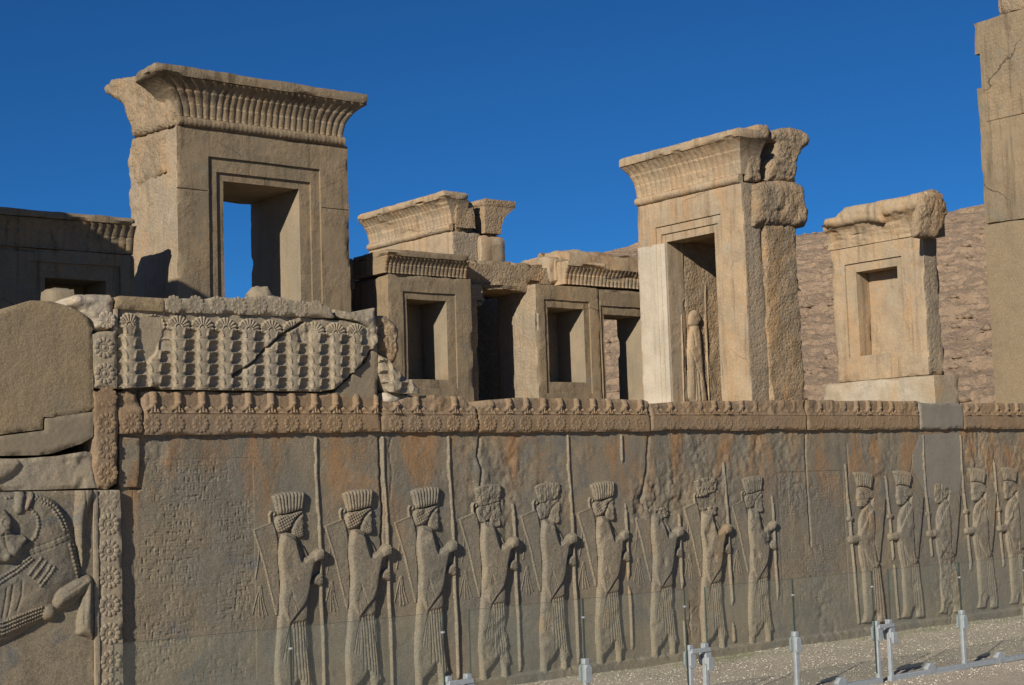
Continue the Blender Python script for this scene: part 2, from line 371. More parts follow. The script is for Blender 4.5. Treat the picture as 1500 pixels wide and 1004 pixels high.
ERO = [(*onY(a, b, WY)[[0, 2]], r, k) for a, b, r, k in erode_pts]
def erosion(X, Z):
    e = 0*X
    for x, z, r, k in ERO: e = np.maximum(e, k*np.exp(-((X-x)**2+((Z-z)*.8)**2)/r**2))
    return e
REPAIR = pz([(1347, 636), (1405, 634), (1409, 700), (1400, 745), (1360, 730), (1338, 690), (1336, 668)], WY)
def wall_h(X, Z, d=None):
    e = erosion(X, Z)
    n1 = fbm(X*2.2, 0*X, Z*2.2, 1, 3)-.5; n2 = fbm(X*14, 0*X, Z*14, 2, 4)-.5
    rid = np.abs(fbm(X*5, 0*X, Z*3.2, 8, 4)-.5)
    h = n1*.008+n2*.0035+e*((n2*.036)-.02*np.clip(.16-rid, 0, 1)*6)
    pit = np.clip(fbm(X*11, 0*X, Z*11, 21, 3)-.70, 0, 1); h = h-pit*.07*(.3+e)
    for pl, w, dep in wall_lines:
        P = pz(pl, WY); j = (fbm(X*18, 0*X, Z*18, 33, 3)-.5)*.02
        h = h-dep*gro(ldist(P, X+j, Z), w*.75)
    rp = np.clip(sdist(REPAIR, X+(n2*.06), Z)/.02, 0, 1); h = h*(1-rp)-.006*rp
    h = h+np.where(Z < .085+n2*.02, .035+n2*.01, 0)          # plinth
    return h
XW0, XW1 = 4.93, 19.5
INSC = [([(192, 672), (372, 672), (366, 1000), (196, 1003)], 26, 5, .0048), ([(1146, 690), (1236, 690), (1236, 880), (1146, 895)], 24, 9, .0035)]
def wall_cut(X, Z, d=None):
    h = wall_h(X, Z)
    for pp, _a, _b, _c in INSC:
        P = pz(pp, WY); lo, hi = P.min(0), P.max(0)
        dd = np.minimum(np.minimum(X-lo[0], hi[0]-X), np.minimum(Z-lo[1], hi[1]-Z)); h = h-.03*np.clip((dd-.018)/.012, 0, 1)
    return h
carve('wall_face', [(XW0, -.15), (XW1, -.15), (XW1, Z_CB+.02), (XW0, Z_CB+.02)], WY, .5, .0115, wall_cut, M_wall, podium, chip=0, rect=True, angle=0)
carve('repair_patch', REPAIR, WY-.004, .02, .02, lambda X, Z, d: (fbm(X*5, 0*X, Z*5, 3, 3)-.5)*.006, M_slate, podium, chip=.004)

# bead and rosette helpers
def rosette_mesh():
    nr, na = 15, 96; r = np.linspace(0.02, 1, nr); a = np.arange(na)/na*2*math.pi; R, A = np.meshgrid(r, a, indexing='ij')
    p = np.abs(np.cos(6*A))                      # 12 petals
    rim = .86+.14*p**.6; Rr = R*rim
    h = .55*np.clip((R-.42)/.2, 0, 1)*(.25+.75*p**.5)*np.clip((1.02-R)/.12, 0, 1)**.5
    h = np.maximum(h, .5*np.clip(1-np.abs(R-.36)/.08, 0, 1)); h = np.maximum(h, .65*np.sqrt(np.clip(1-(R/.24)**2, 0, 1)))
    h = h-.15*np.clip(1-np.abs(R-.14)/.04, 0, 1)
    h[-1] = -.25
    V = np.stack([Rr*np.cos(A), -h, Rr*np.sin(A)], -1).reshape(-1, 3)
    idx = np.arange(nr*na).reshape(nr, na); n = np.roll(idx, -1, 1)
    Fq = np.stack([idx[:-1], n[:-1], n[1:], idx[1:]], -1).reshape(-1, 4)
    return V, Fq
RV, RF = rosette_mesh(); ros_proto = {}
def rosette(x, z, y, r, t, mat, parent, wear=0., rot=0.):
    key = (mat.name,)
    if key not in ros_proto: ros_proto[key] = raw_mesh('rosette', RV, RF, mat, parent, 0); o = ros_proto[key]
    else: o = ros_proto[key].copy(); COL.objects.link(o); o.parent = parent
    o.parent = parent; o.matrix_parent_inverse = parent.matrix_world.inverted()
    o.location = (x, y, z); o.scale = (r, t*(1-wear)*.85, r); o.rotation_euler = (0, rot, 0)
    return o

# ------------------------------------------------------------------ the cornice: rosette band and lotus-bud row above the guards
PALM_X = [4.999+.2052*i for i in range(70)]
JOINTS = [5.1, 7.285, 8.33, 10.45, 12.77, 14.73, 15.58, 17.4, 19.5]
BUD_GONE = [(7.9, .12), (8.35, .16), (10.5, .1), (11.0, .25), (12.2, .4), (12.75, .25), (13.3, .18), (14.5, .25), (15.2, .55), (16.1, .18), (17.6, .4)]
def band_h(X, Z, d):
    z0, zm = Z_CB, 2.432; n = fbm(X*13, 0*X, Z*13, 5, 4)-.5
    h = n*.006+(fbm(X*3, 0*X, Z*3, 6, 3)-.5)*.008
    h = h+.006*((Z > zm-.006) & (Z < zm+.004))
    up = Z > zm; g = 0*X
    w = np.ones_like(X)
    for x, r in BUD_GONE: w = w*(1-np.exp(-((X-x)/r)**2*1.2))
    ph = ((X-4.999)/.2052+.5) % 1-.5; xx = ph*.2052; v = (Z-zm)/.15     # around one stem
    stem = cyl(np.abs(xx), .030, .028)*(v > .42)*(1+.35*((v > .46) & (v < .58)))
    # hooked stalk: runs down from the stem and curls along the foot towards the next one
    q = np.stack([xx, Z-zm], -1); hook = np.full(X.shape, 1e9)
    P = np.array([(0, .085), (-.012, .06), (-.035, .035), (-.07, .02), (-.105, .022), (-.135, .04)])
    for sft in (0, .2052):
        hook = np.minimum(hook, ldist(P+np.array([sft, 0]), xx, Z-zm))
    hk = cyl(hook, .017, .024)
    leaf = np.where((v > .0) & (v < .42), .026*(np.abs(xx) < .008+.034*(1-v/.42))*(.45+.55*np.abs(np.cos(xx*116))), 0)
    g = np.maximum(np.maximum(stem, hk), leaf)
    bgd = -.022*np.clip((v-.02)*20, 0, 1)
    rough_ = n*.03*(1-w)
    h = h+np.where(up, (bgd+g)*w+rough_-.01*(1-w), 0)
    return h
top_px = [(205, 571), (330, 572), (480, 574), (553, 577), (562, 588), (580, 590), (600, 582), (640, 578), (680, 582), (690, 592), (704, 598), (715, 585), (760, 582), (950, 586), (954, 592), (990, 588), (1180, 586), (1345, 587), (1352, 590), (1410, 592), (1490, 590)]
TOPL = pz(top_px, WY-.05)
def top_at(x): return float(np.interp(x, TOPL[:, 0], TOPL[:, 1]))
bot_px = {0: .0, 1: .0}
for bi, (a, b) in enumerate(zip(JOINTS[:-1], JOINTS[1:])):
    xs = np.linspace(a+.008, b-.008, 40)
    dip = lambda x: .018*max(0, vnoise(x*2.2, 3., bi*1.)-.45)*2
    top = [(x, min(top_at(x), 2.60)+.014*(vnoise(x*6, 1., 2.)-.5)) for x in xs[::-1]]
    poly = [(x, Z_CB+dip(x)) for x in xs]+top
    rep = bi == 5
    blk = carve('cornice_block', poly, WY-.048, .5, .0075, (lambda X, Z, d: (fbm(X*6, 0*X, Z*6, 6, 3)-.5)*.006) if rep else band_h, M_slate if rep else M_band, podium, chip=.022, seed=bi)
    if rep: blk['label'] = 'smooth grey repair block without carving'
    if not rep:
        for x in PALM_X:
            if a+.06 < x-.03 < b-.06:
                wear = min(.85, .15+max(0, x-8)*.07+.3*vnoise(x*1.7, 0., 9.))
                rosette(x-.03, 2.347, WY-.05, .072, .016, M_band, blk, wear)

# ------------------------------------------------------------------ one guard, traced once and carved again for each of the file
GA, GB = (560, 690), (560, 844); GS = 6.275
A = lambda pts: pz(pts, WY, GA, GS) - G0
B = lambda pts: pz(pts, WY, GB, GS) - G0
G0 = np.array([onY(577, 766, WY)[0], 0.0])
hat = A([(252, 190), (290, 168), (350, 152), (430, 145), (495, 146), (522, 160), (510, 230), (500, 300), (440, 320), (370, 342), (320, 350), (296, 352), (275, 260)])
hair = A([(275, 400), (296, 352), (330, 345), (370, 342), (440, 322), (505, 303), (500, 328), (470, 352), (440, 385), (415, 430), (405, 462), (375, 490), (330, 510), (300, 495), (280, 450)])
face = A([(405, 465), (420, 420), (445, 380), (470, 350), (508, 325), (512, 372), (505, 385), (522, 425), (508, 438), (513, 455), (508, 470), (512, 520), (500, 540), (480, 550), (455, 545), (425, 525), (408, 495)])
beard = A([(408, 470), (440, 440), (470, 458), (508, 455), (514, 520), (500, 543), (480, 552), (455, 547), (425, 527)])
body = np.concatenate([A([(340, 490), (318, 575), (305, 650), (305, 750), (318, 830), (326, 920)]), B([(326, 30), (315, 110), (318, 200), (312, 300), (305, 450), (292, 600), (292, 750), (300, 880), (302, 1000), (300, 1050), (300, 1075), (385, 1075), (388, 1055), (368, 1010), (368, 950), (385, 932), (440, 880), (470, 820), (482, 802), (495, 820), (515, 900), (520, 960), (505, 1030), (600, 1030), (590, 1005), (572, 985), (570, 890), (605, 880), (585, 800), (570, 650), (556, 500), (550, 350), (548, 200), (546, 100), (556, 20)]),
                       A([(562, 940), (568, 890), (582, 820), (592, 765), (625, 748), (662, 735), (672, 700), (672, 642), (640, 632), (600, 650), (575, 685), (525, 715), (505, 665), (478, 605), (455, 560), (450, 530), (420, 505)])])
sleeve = np.concatenate([A([(320, 500), (300, 600), (295, 750), (310, 900)]), B([(310, 60), (330, 200), (385, 322), (400, 305), (460, 218), (515, 150), (530, 100), (556, 25)]), A([(562, 940), (575, 860), (592, 765), (625, 748), (662, 735), (672, 700), (672, 642), (640, 632), (600, 650), (575, 685), (540, 715), (490, 765), (470, 720), (440, 600), (435, 560)])])
far_sleeve = A([(445, 575), (470, 605), (500, 660), (520, 712), (500, 745), (475, 690), (455, 630)])
fist = A([(578, 955), (580, 900), (600, 868), (640, 850), (690, 852), (697, 900), (695, 960), (640, 968), (620, 955)])
upfist = A([(575, 690), (600, 652), (640, 632), (672, 640), (674, 700), (662, 738), (620, 750), (590, 762)])
hang = B([(390, 320), (460, 225), (520, 150), (545, 110), (545, 240), (530, 280), (490, 300), (440, 305)])
case = np.concatenate([A([(105, 475), (265, 408), (285, 470), (305, 580), (305, 750), (320, 900)]), B([(322, 60), (315, 180), (308, 245), (296, 245), (270, 130), (238, 0)]), A([(200, 790), (140, 590)])])
curl = A([(243, 408), (236, 350), (248, 322), (268, 316), (280, 330), (274, 350)])
spear_line = np.concatenate([A([(605, -310), (612, 0), (625, 180), (640, 400), (650, 620), (655, 800), (660, 970)]), B([(664, 150), (680, 400), (692, 800), (700, 1060)])])
pleats = [B(p) for p in ([(412, 318), (432, 560), (436, 800)], [(436, 312), (452, 560), (472, 798)], [(462, 305), (478, 560), (500, 800)], [(486, 303), (504, 560), (524, 810)], [(508, 303), (524, 560), (548, 830)], [(528, 302), (545, 560), (572, 860)])]
fine = [B(p) for p in ([(400, 330), (370, 480), (345, 640)], [(404, 330), (388, 480), (372, 640)], [(408, 330), (402, 480), (396, 640)], [(395, 30), (450, 200)], [(400, 60), (430, 215)], [(392, 80), (420, 235)], [(385, 100), (410, 255)], [(378, 130), (398, 280)], [(372, 170), (390, 310)], [(526, 420), (560, 700)], [(515, 420), (552, 620)], [(350, 800), (440, 850)], [(345, 820), (425, 870)])]
tassel_r = [A(p) for p in ([(165, 560), (150, 760), (130, 900)], [(180, 600), (185, 760)])] + [B(p) for p in ([(165, 0), (135, 120), (110, 240)], [(170, 0), (160, 130), (165, 270)], [(180, 0), (195, 130), (230, 245)], [(172, 0), (178, 140), (200, 265)])]
ZFEET = B([(302, 1075)])[0][1]
def guard_layers():
    res = .0058
    lo = np.array([-.12, ZFEET-.02]); hi = np.array([.62, 1.83])
    xs = np.arange(lo[0], hi[0], res); zs = np.arange(lo[1], hi[1], res); X, Z = np.meshgrid(xs, zs, indexing='ij')
    n = fbm(X*30, 0*X, Z*30, 3, 3)-.5
    db = sdist(smooth_poly(body, 1), X, Z); H = dome(db, .033, .032)+dome(db, .010, .09)
    u = np.clip((1.28-Z)/.4, 0, 1)
    H = H+np.clip(dome(sdist(smooth_poly(sleeve, 1), X, Z), .022, .02), 0, 1)*(db > 0)
    H = H-.018*np.clip(sdist(far_sleeve, X, Z)/.008, 0, 1)
    H = H+np.where(db > 0, dome(sdist(smooth_poly(hang, 1), X, Z), .008, .02), 0)
    H = H+np.where(db > 0, dome(sdist(smooth_poly(upfist, 1), X, Z), .010, .02), 0)
    strip = A([(442, 545), (480, 575), (525, 640), (556, 704), (525, 722), (478, 612)]); ds = sdist(strip, X, Z)
    H = np.maximum(H, np.where(ds > 0, .017*np.clip(ds/.008, 0, 1), 0)); H = H-.009*gro(ldist(A([(448, 560), (478, 606), (524, 712)]), X, Z), .0045)
    for q in range(4):                              # knuckles of the raised hand
        z0 = upfist[:, 1].max()-.02-.022*q
        H = H-.006*gro(np.abs(Z-z0-.2*(X-upfist[:, 0].max())), .0035)*np.clip(sdist(upfist, X, Z)/.004, 0, 1)*(X > upfist[:, 0].max()-.05)
    for p in pleats: H = H-.008*gro(ldist(p, X, Z), .0055)*(db > .01)
    for p in fine: H = H-.006*gro(ldist(p, X, Z), .005)*(db > .01)
    df = sdist(smooth_poly(fist, 1), X, Z); Fh = dome(df, .040, .03)
    for q in range(4):
        z0 = fist[:, 1].max()-.012-.026*q
        Fh = Fh-.007*gro(np.abs(Z-z0), .004)*np.clip(df/.004, 0, 1)*(X > fist[:, 0].mean()+.01)
    H = np.maximum(H, Fh)
    dfc = sdist(smooth_poly(face, 1), X, Z); Hf = dome(dfc, .034, .03)
    ex, ez = A([(488, 385)])[0]; Hf = Hf-.006*gro(np.hypot((X-ex)*.6, Z-ez), .007)*(dfc > 0)+.005*gro(np.hypot((X-ex)*.5, Z-ez-.022), .006)*(dfc > 0)
    mx, mz = A([(498, 470)])[0]; Hf = Hf-.006*gro(np.hypot((X-mx)*.5, Z-mz), .005)*(dfc > 0)
    bd = sdist(beard, X, Z); curls = np.abs(np.sin((X*.9+Z*.35)*170)*np.sin((Z*.9-X*.35)*170))
    Hf = Hf+np.where(bd > 0, .002+.008*curls, 0)*(dfc > 0)
    H = np.maximum(H, Hf)
    dh = sdist(smooth_poly(hair, 1), X, Z); cl = np.sqrt(np.abs(np.sin((X+Z*.45)*125)*np.sin((Z-X*.45)*125)))
    Hh = dome(dh, .036, .03)+np.where(dh > .004, .014*cl-.006, 0); H = np.maximum(H, Hh)
    return X, Z, H, db
GX, GZ, GH, GDB = guard_layers()
def hat_layer(X, Z):
    dt = sdist(hat, X, Z); zt = hat[:, 1]; t = (Z-zt.min())/(zt.max()-zt.min())
    cx = hat[:, 0].mean()+.006; fl = np.abs(np.sin((X-cx)/(.8+.28*t)*98))
    return dome(dt, .040, .05)*.8+np.where(dt > 0, .002+.015*np.sqrt(fl)*np.clip(dt/.008, 0, 1), 0)
def patch(name, X, Z, H, x0, mirror, mat, parent, eps=.0012, y=None, angle=0):
    keep = H > eps; c = keep[:-1, :-1] | keep[1:, :-1] | keep[:-1, 1:] | keep[1:, 1:]
    h = np.where(keep, H, -.01); idx = np.arange(X.size).reshape(X.shape); ii, jj = np.nonzero(c)
    if len(ii) == 0: return None
    Fq = np.stack([idx[ii, jj], idx[ii+1, jj], idx[ii+1, jj+1], idx[ii, jj+1]], 1)
    XX = x0+(-X if mirror else X); V = np.stack([XX, (WY if y is None else y)-h, Z], -1).reshape(-1, 3); u, inv = np.unique(Fq, return_inverse=True)
    if mirror: inv = inv.reshape(Fq.shape)[:, ::-1]
    return raw_mesh(name, V[u], inv.reshape(Fq.shape), mat, parent, angle)
CASEP = smooth_poly(case, 0)
def guard(x0, mirror=False, head=1.0, top=True, spear=(.1, 1.7), wear=0.3, seed=0, layers=None, label=None):
    X, Z, H = (GX, GZ, GH) if layers is None else layers
    n = fbm(X*16+seed*9.1, 0*X, Z*16, seed, 4)-.5; n2 = fbm(X*5+seed*3.3, 0*X, Z*5, seed+4, 3)-.5
    e = wear*.25+(1-head)*np.clip((Z-1.42)/.08, 0, 1)
    e = np.clip(e+np.clip(fbm(X*4+seed*5.1, 0*X, Z*4, seed+30, 3)-.56, 0, 1)*4*min(1, wear*2), 0, 1)
    Hn = H*(1-.55*e)+(n*.035*e+n2*.02*e)*(H > .001)+n*.0035*(H > .001)
    sm = np.clip((.6-head)*2.2, 0, 1)*np.clip((Z-1.40)/.06, 0, 1); n3 = fbm(X*34+seed, 0*X, Z*26, seed+8, 4, .65)-.5; r3 = np.clip(.09-np.abs(n2), 0, 1)
    Hn = np.where(H > .001, Hn*(1-sm)+sm*np.clip(.016+n3*.034-r3*.05+n2*.03, -.004, 1), Hn)
    if head < .15: Hn = np.where(Z > 1.50+n*.06, 0, Hn)
    g = patch('guard_relief', X, Z, Hn, x0, mirror, M_guard, podium)
    if label: g['label'] = label
    if head > .05 and top:
        Ht = hat_layer(X, Z) if layers is None else layers_hat(X, Z)
        eh = 1-head
        Ht = Ht*(1-.5*eh)+(n*.04*eh+n2*.03*eh)*(Ht > .001)+n*.004*(Ht > .001)
        if layers is None: Ht = np.where(Ht > .001, Ht*(1-sm)+sm*np.clip(.018+n3*.034-r3*.05+n2*.03, -.004, 1), Ht)
        patch('fluted_hat', X, Z, Ht, x0, mirror, M_guard, g)
    return g
def add_case(g, x0, mirror, seed=0, cut=None):
    res = .006; lo, hi = CASEP.min(0)-.02, CASEP.max(0)+.09; xs = np.arange(lo[0], hi[0], res); zs = np.arange(lo[1], hi[1], res)
    X, Z = np.meshgrid(xs, zs, indexing='ij'); d = sdist(CASEP, X, Z); n = fbm(X*16+seed, 0*X, Z*16, seed, 3)-.5
    e0 = ldist([CASEP[0], *CASEP[::-1][:4]], X, Z)
    H = np.where(d > 0, .013+n*.003, 0); H = H+np.where(d > 0, .007*gro(np.minimum(ldist(CASEP[:2], X, Z), ldist(np.concatenate([CASEP[10:], CASEP[:1]]), X, Z)), .010), 0)
    cl = cyl(ldist(curl, X, Z), .011, .018); H = np.maximum(H, cl)
    if cut: H = np.where(Z > cut+n*.08, 0, H)
    patch('bow_case', X, Z, H, x0, mirror, M_guard, g)
    pts = np.concatenate(tassel_r); lo, hi = pts.min(0)-.02, pts.max(0)+.02; xs = np.arange(lo[0], hi[0], .006); zs = np.arange(lo[1], hi[1], .006)
    X, Z = np.meshgrid(xs, zs, indexing='ij'); H = 0*X
    for t in tassel_r: H = np.maximum(H, cyl(ldist(t, X, Z), .0062, .006))
    patch('tassel', X, Z, H, x0, mirror, M_guard, g)
def add_spear(g, x0, mirror, spans, seed=0, line=None):
    L = spear_line if line is None else line; res = .006
    for za, zb in spans:
        lo, hi = L.min(0), L.max(0); xs = np.arange(lo[0]-.03, hi[0]+.03, res); zs = np.arange(za, zb, res)
        X, Z = np.meshgrid(xs, zs, indexing='ij'); n = fbm(X*8, 0*X, Z*14+seed*7.7, seed, 3)-.5
        d = ldist(L, X+np.where(Z > 1.55, n*.022, n*.006), Z); w = np.where(Z > 1.5, .0145+n*.016, .0155)
        t = np.where(Z > 1.5, .020, .027)*np.clip((Z-za)/.08+.5+n*2, .15, 1)*np.clip((zb-Z)/.08+.3+n*2 if zb < 2.2 else 1, .0, 1)
        H = t*np.sqrt(np.clip(1-(d/np.maximum(w, .006))**2, 0, 1))*(.9+n*.5)
        patch('spear', X, Z, H, x0, mirror, M_guard, g)
GUARDS = [  # case-corner x, head wear, spear spans, wear, label
    (6.057, 1.0, [(.11, 2.26)], .1, 'guard at the head of the file, next to the inscription, with a crisp fluted hat'),
    (6.725, 1.0, [(.11, 2.26)], .15, None), (7.419, .95, [(.11, 2.26)], .2, None),
    (8.109, .25, [(.11, 1.62)], .35, 'guard with its face and hat broken off'), (8.806, .35, [(.11, 2.26)], .4, 'guard with a worn away face'),
    (9.489, .75, [(.18, .80), (.83, 1.6), (1.95, 2.26)], .35, None), (10.20, .0, [(.12, .4), (.7, 1.45)], .55, 'guard whose head is broken away'),
    (10.892, .1, [(.12, .32), (.5, 1.95)], .5, 'guard with only a stump of a neck'), (11.579, .45, [(.5, 1.6)], .55, 'guard at the end of the file, with a blurred face')]
for i, (x0, hd, sp, wr, lb) in enumerate(GUARDS):
    g = guard(x0, False, hd, True, wear=wr, seed=i, label=lb)
    add_case(g, x0, False, i, 1.42 if i == 6 else None); add_spear(g, x0, False, sp, i)

# the file coming the other way
RA = lambda pts: pz(pts, WY, (1230, 680), 4.18) - R0
R0 = np.array([onY(1294, 728, WY)[0], 0.0])
r_hat = RA([(78, 52), (100, 46), (150, 47), (185, 58), (196, 75), (190, 110), (182, 152), (150, 142), (104, 138), (95, 100)])
r_hair = RA([(104, 138), (150, 140), (182, 152), (205, 185), (192, 218), (176, 205), (150, 178)])
r_face = RA([(102, 140), (150, 142), (185, 170), (190, 205), (165, 240), (150, 262), (115, 272), (104, 255), (108, 240), (97, 215), (103, 180)])
r_body = RA([(150, 255), (140, 275), (120, 310), (110, 350), (112, 425), (100, 435), (55, 440), (45, 460), (60, 488), (90, 488), (108, 482), (112, 540), (120, 600), (135, 650), (140, 800), (150, 900), (140, 960), (120, 975), (190, 975), (190, 945), (200, 915), (212, 900), (228, 915), (232, 940), (225, 975), (275, 970), (277, 940), (265, 830), (250, 720), (235, 600), (210, 580), (205, 420), (200, 300), (190, 250), (172, 235)])
r_case = RA([(200, 182), (235, 192), (270, 208), (262, 320), (245, 500), (235, 597), (215, 592), (205, 420), (200, 300), (190, 250)])
r_sl = RA([(112, 425), (100, 435), (55, 440), (45, 460), (60, 488), (90, 488), (108, 480), (140, 540), (168, 605), (205, 645), (230, 600), (210, 580), (205, 420), (200, 300), (185, 260)])
r_fist = RA([(45, 445), (78, 436), (88, 460), (82, 490), (50, 488)]); r_up = RA([(42, 325), (60, 312), (78, 320), (78, 348), (55, 358), (42, 345)])
r_spear = RA([(25, -240), (32, 0), (45, 200), (60, 350), (70, 480), (86, 640), (100, 830), (114, 975)])
r_pl = [RA(p) for p in ([(188, 650), (205, 900)], [(202, 650), (216, 900)], [(215, 650), (235, 930)], [(226, 640), (256, 960)], [(150, 290), (152, 400)], [(165, 270), (160, 400)], [(190, 560), (200, 640)], [(130, 500), (160, 640)], [(120, 520), (140, 650)])]
def r_layers():
    pts = np.concatenate([r_body, r_hat]); lo, hi = pts.min(0)-.02, pts.max(0)+.02; res = .0066
    X, Z = np.meshgrid(np.arange(lo[0], hi[0], res), np.arange(lo[1], hi[1], res), indexing='ij')
    db = sdist(smooth_poly(r_body, 1), X, Z); H = dome(db, .028, .03)+dome(db, .01, .09)
    H = H+np.where(db > 0, dome(sdist(smooth_poly(r_sl, 1), X, Z), .014, .02), 0)
    for p in r_pl: H = H-.007*gro(ldist(p, X, Z), .006)*(db > .008)
    H = np.maximum(H, dome(sdist(smooth_poly(r_fist, 1), X, Z), .040, .03)); H = np.maximum(H, dome(sdist(smooth_poly(r_up, 1), X, Z), .034, .03))
    for fs in (r_fist, r_up):
        for q in range(3):
            z0 = fs[:, 1].max()-.02-.026*q; H = H-.007*gro(np.abs(Z-z0), .004)*(sdist(fs, X, Z) > .003)
    df = sdist(smooth_poly(r_face, 1), X, Z); H = np.maximum(H, dome(df, .032, .04))
    ex, ez = RA([(118, 190)])[0]; H = H-.006*gro(np.hypot((X-ex)*.6, Z-ez), .008)*(df > 0)
    H = H+.007*gro(ldist(RA([(103, 178), (118, 172), (134, 180)]), X, Z), .006)*(df > 0)-.007*gro(ldist(RA([(104, 222), (118, 224)]), X, Z), .004)*(df > 0)
    H = H-.012*gro(ldist(RA([(102, 141), (150, 141), (184, 154)]), X, Z), .006)-.010*gro(ldist(RA([(138, 182), (150, 215), (175, 212)]), X, Z), .006)
    bd = RA([(150, 262), (115, 272), (104, 255), (110, 225), (140, 220), (165, 240)])
    H = H+np.where(sdist(bd, X, Z) > 0, .010*np.abs(np.sin(X*140)*np.sin(Z*140)), 0)
    dh = sdist(smooth_poly(r_hair, 1), X, Z); H = np.maximum(H, dome(dh, .036, .03)+np.where(dh > .004, .013*np.sqrt(np.abs(np.sin((X+.4*Z)*120)*np.sin((Z-.4*X)*120)))-.004, 0))
    return X, Z, H
RL = r_layers()
def layers_hat(X, Z):
    dt = sdist(r_hat, X, Z); return dome(dt, .036, .05)*.8+np.where(dt > 0, .002+.014*np.sqrt(np.abs(np.sin(X*105)))*np.clip(dt/.008, 0, 1), 0)
for i, (x, hd, sp, wr) in enumerate([(14.045, .9, [(.1, 1.9)], .3), (14.739, .85, [(.1, .75), (.8, 1.75)], .4), (15.446, .2, [(.8, 2.2)], 1.6), (16.172, .75, [(.6, 2.2)], .45), (16.83, .7, [(.6, 1.9)], .5), (17.52, .7, [(.1, 1.6)], .5)]):
    g = guard(x, False, hd, i != 2, wear=wr, seed=20+i, layers=RL, label='guard of the second file broken into a rough stump' if i == 2 else None)
    lo, hi = r_case.min(0)-.02, r_case.max(0)+.02; X, Z = np.meshgrid(np.arange(lo[0], hi[0], .0066), np.arange(lo[1], hi[1], .0066), indexing='ij')
    n = fbm(X*16, 0*X, Z*16, i+60, 3)-.5; d = sdist(r_case, X, Z)
    patch('bow_case', X, Z, np.where(d > 0, .026+n*.006, 0), x, False, M_guard, g); add_spear(g, x, False, sp, 20+i, r_spear)

# ------------------------------------------------------------------ wedge-script inscriptions
def inscription(poly_px, rows, seed, depth, Yp, parent):
    P = pz(poly_px, WY); lo, hi = P.min(0), P.max(0); rs = np.random.RandomState(seed); res = .0065
    X, Z = np.meshgrid(np.arange(lo[0], hi[0], res), np.arange(lo[1], hi[1], res), indexing='ij'); H = np.full(X.shape, .004)
    rh = (hi[1]-lo[1])/rows
    for r in range(rows):
        zc = hi[1]-(r+.5)*rh; x = lo[0]+.01
        while x < hi[0]-.03:
            w = .022+.03*rs.rand(); k = rs.randint(2, 6)
            if rs.rand() < .90:
                for q in range(k):
                    cx, cz = x+rs.rand()*w, zc+(rs.rand()-.5)*rh*.5; ver = rs.rand() < .5; L = .012+.018*rs.rand()
                    i0, i1 = np.searchsorted(X[:, 0], [cx-.035, cx+.035]); j0, j1 = np.searchsorted(Z[0], [cz-.035, cz+.035])
                    if i1-i0 < 2 or j1-j0 < 2: continue
                    xx, zz = X[i0:i1, j0:j1]-cx, Z[i0:i1, j0:j1]-cz
                    if not ver: xx, zz = zz, -xx
                    t = np.clip((zz+L)/(2*L), 0, 1); ww = .0035+.006*t
                    H[i0:i1, j0:j1] -= depth*np.clip(1-np.abs(xx)/ww, 0, 1)*(np.abs(zz) < L)
            x += w+.008
        H -= .003*gro(np.abs(Z-(hi[1]-r*rh)), .004)
    d = np.minimum(np.minimum(X-lo[0], hi[0]-X), np.minimum(Z-lo[1], hi[1]-Z))
    n = fbm(X*14, 0*X, Z*14, 2, 4)-.5; wear = np.clip(fbm(X*3.2, 0*X, Z*3.2, seed, 3)*2.6-.65, 0, 1)*np.clip(d/.06, 0, 1)
    H = wall_h(X, Z)+.0035*np.clip(d/.05, 0, 1)-.002+(H-.004)*wear
    idx = np.arange(X.size).reshape(X.shape); Fq = np.stack([idx[:-1, :-1], idx[1:, :-1], idx[1:, 1:], idx[:-1, 1:]], -1).reshape(-1, 4)
    return raw_mesh('inscription', np.stack([X, Yp-H, Z], -1).reshape(-1, 3), Fq, M_wall, parent, 0)
for pp, rows, sd0, dep in INSC: inscription(pp, rows, sd0, dep, WY, podium)

# ------------------------------------------------------------------ stair flank on the left: pilaster of rosettes, bull and lion relief, smooth parapet slab
LY = WY-.062
flank = thing('stair_flank_wall', 'projecting stair flank with bull relief, smooth curved slab and pilaster of rosettes', 'stair wall', (4.2, LY, 0))
# pilaster in three stones, the right edge broken
def pil_h(X, Z, d): return (fbm(X*12, 0*X, Z*12, 14, 4)-.5)*.008+(fbm(X*4, 0*X, Z*4, 15, 2)-.5)*.008
PILS = [([(137, 572), (150, 576), (166, 580), (172, 590), (174, 600), (174, 700), (172, 708), (158, 717), (143, 716), (137, 700)], .03),
        ([(143, 718), (176, 718), (178, 760), (181, 1004), (182, 1060), (148, 1060), (146, 880)], .012)]
pls = []
for q, (pp, ch) in enumerate(PILS):
    pls.append(carve('pilaster_block', pz(pp, LY), LY, .4, .0065, pil_h, M_pale if q else M_band, flank, chip=ch, seed=40+q))
edge = carve('pilaster_moulding', pz([(137, 718), (143, 718), (148, 1060), (141, 1060)], LY-.012), LY-.012, .2, .006, pil_h, M_pale, flank, chip=.006)
for (x, y, r, wv) in [(157, 582, 15, .7), (156, 620, 16, .2), (157, 657, 16, .15), (158, 693, 15, .2)]:
    X, Z = onY(x, y, LY)[[0, 2]]; rosette(X, Z, LY, .083, .020, M_band, pls[0], wv)
for (x, y, r, wv) in [(157, 735, 15, .55), (159, 768, 15, .05), (159, 807, 15, .0), (160, 846, 15, .05), (160, 887, 15, .05), (161, 928, 15, .0), (162, 969, 15, .0), (162, 1009, 15, 0)]:
    X, Z = onY(x, y, LY)[[0, 2]]; rosette(X, Z, LY, .086, .022, M_pale, pls[1], wv)
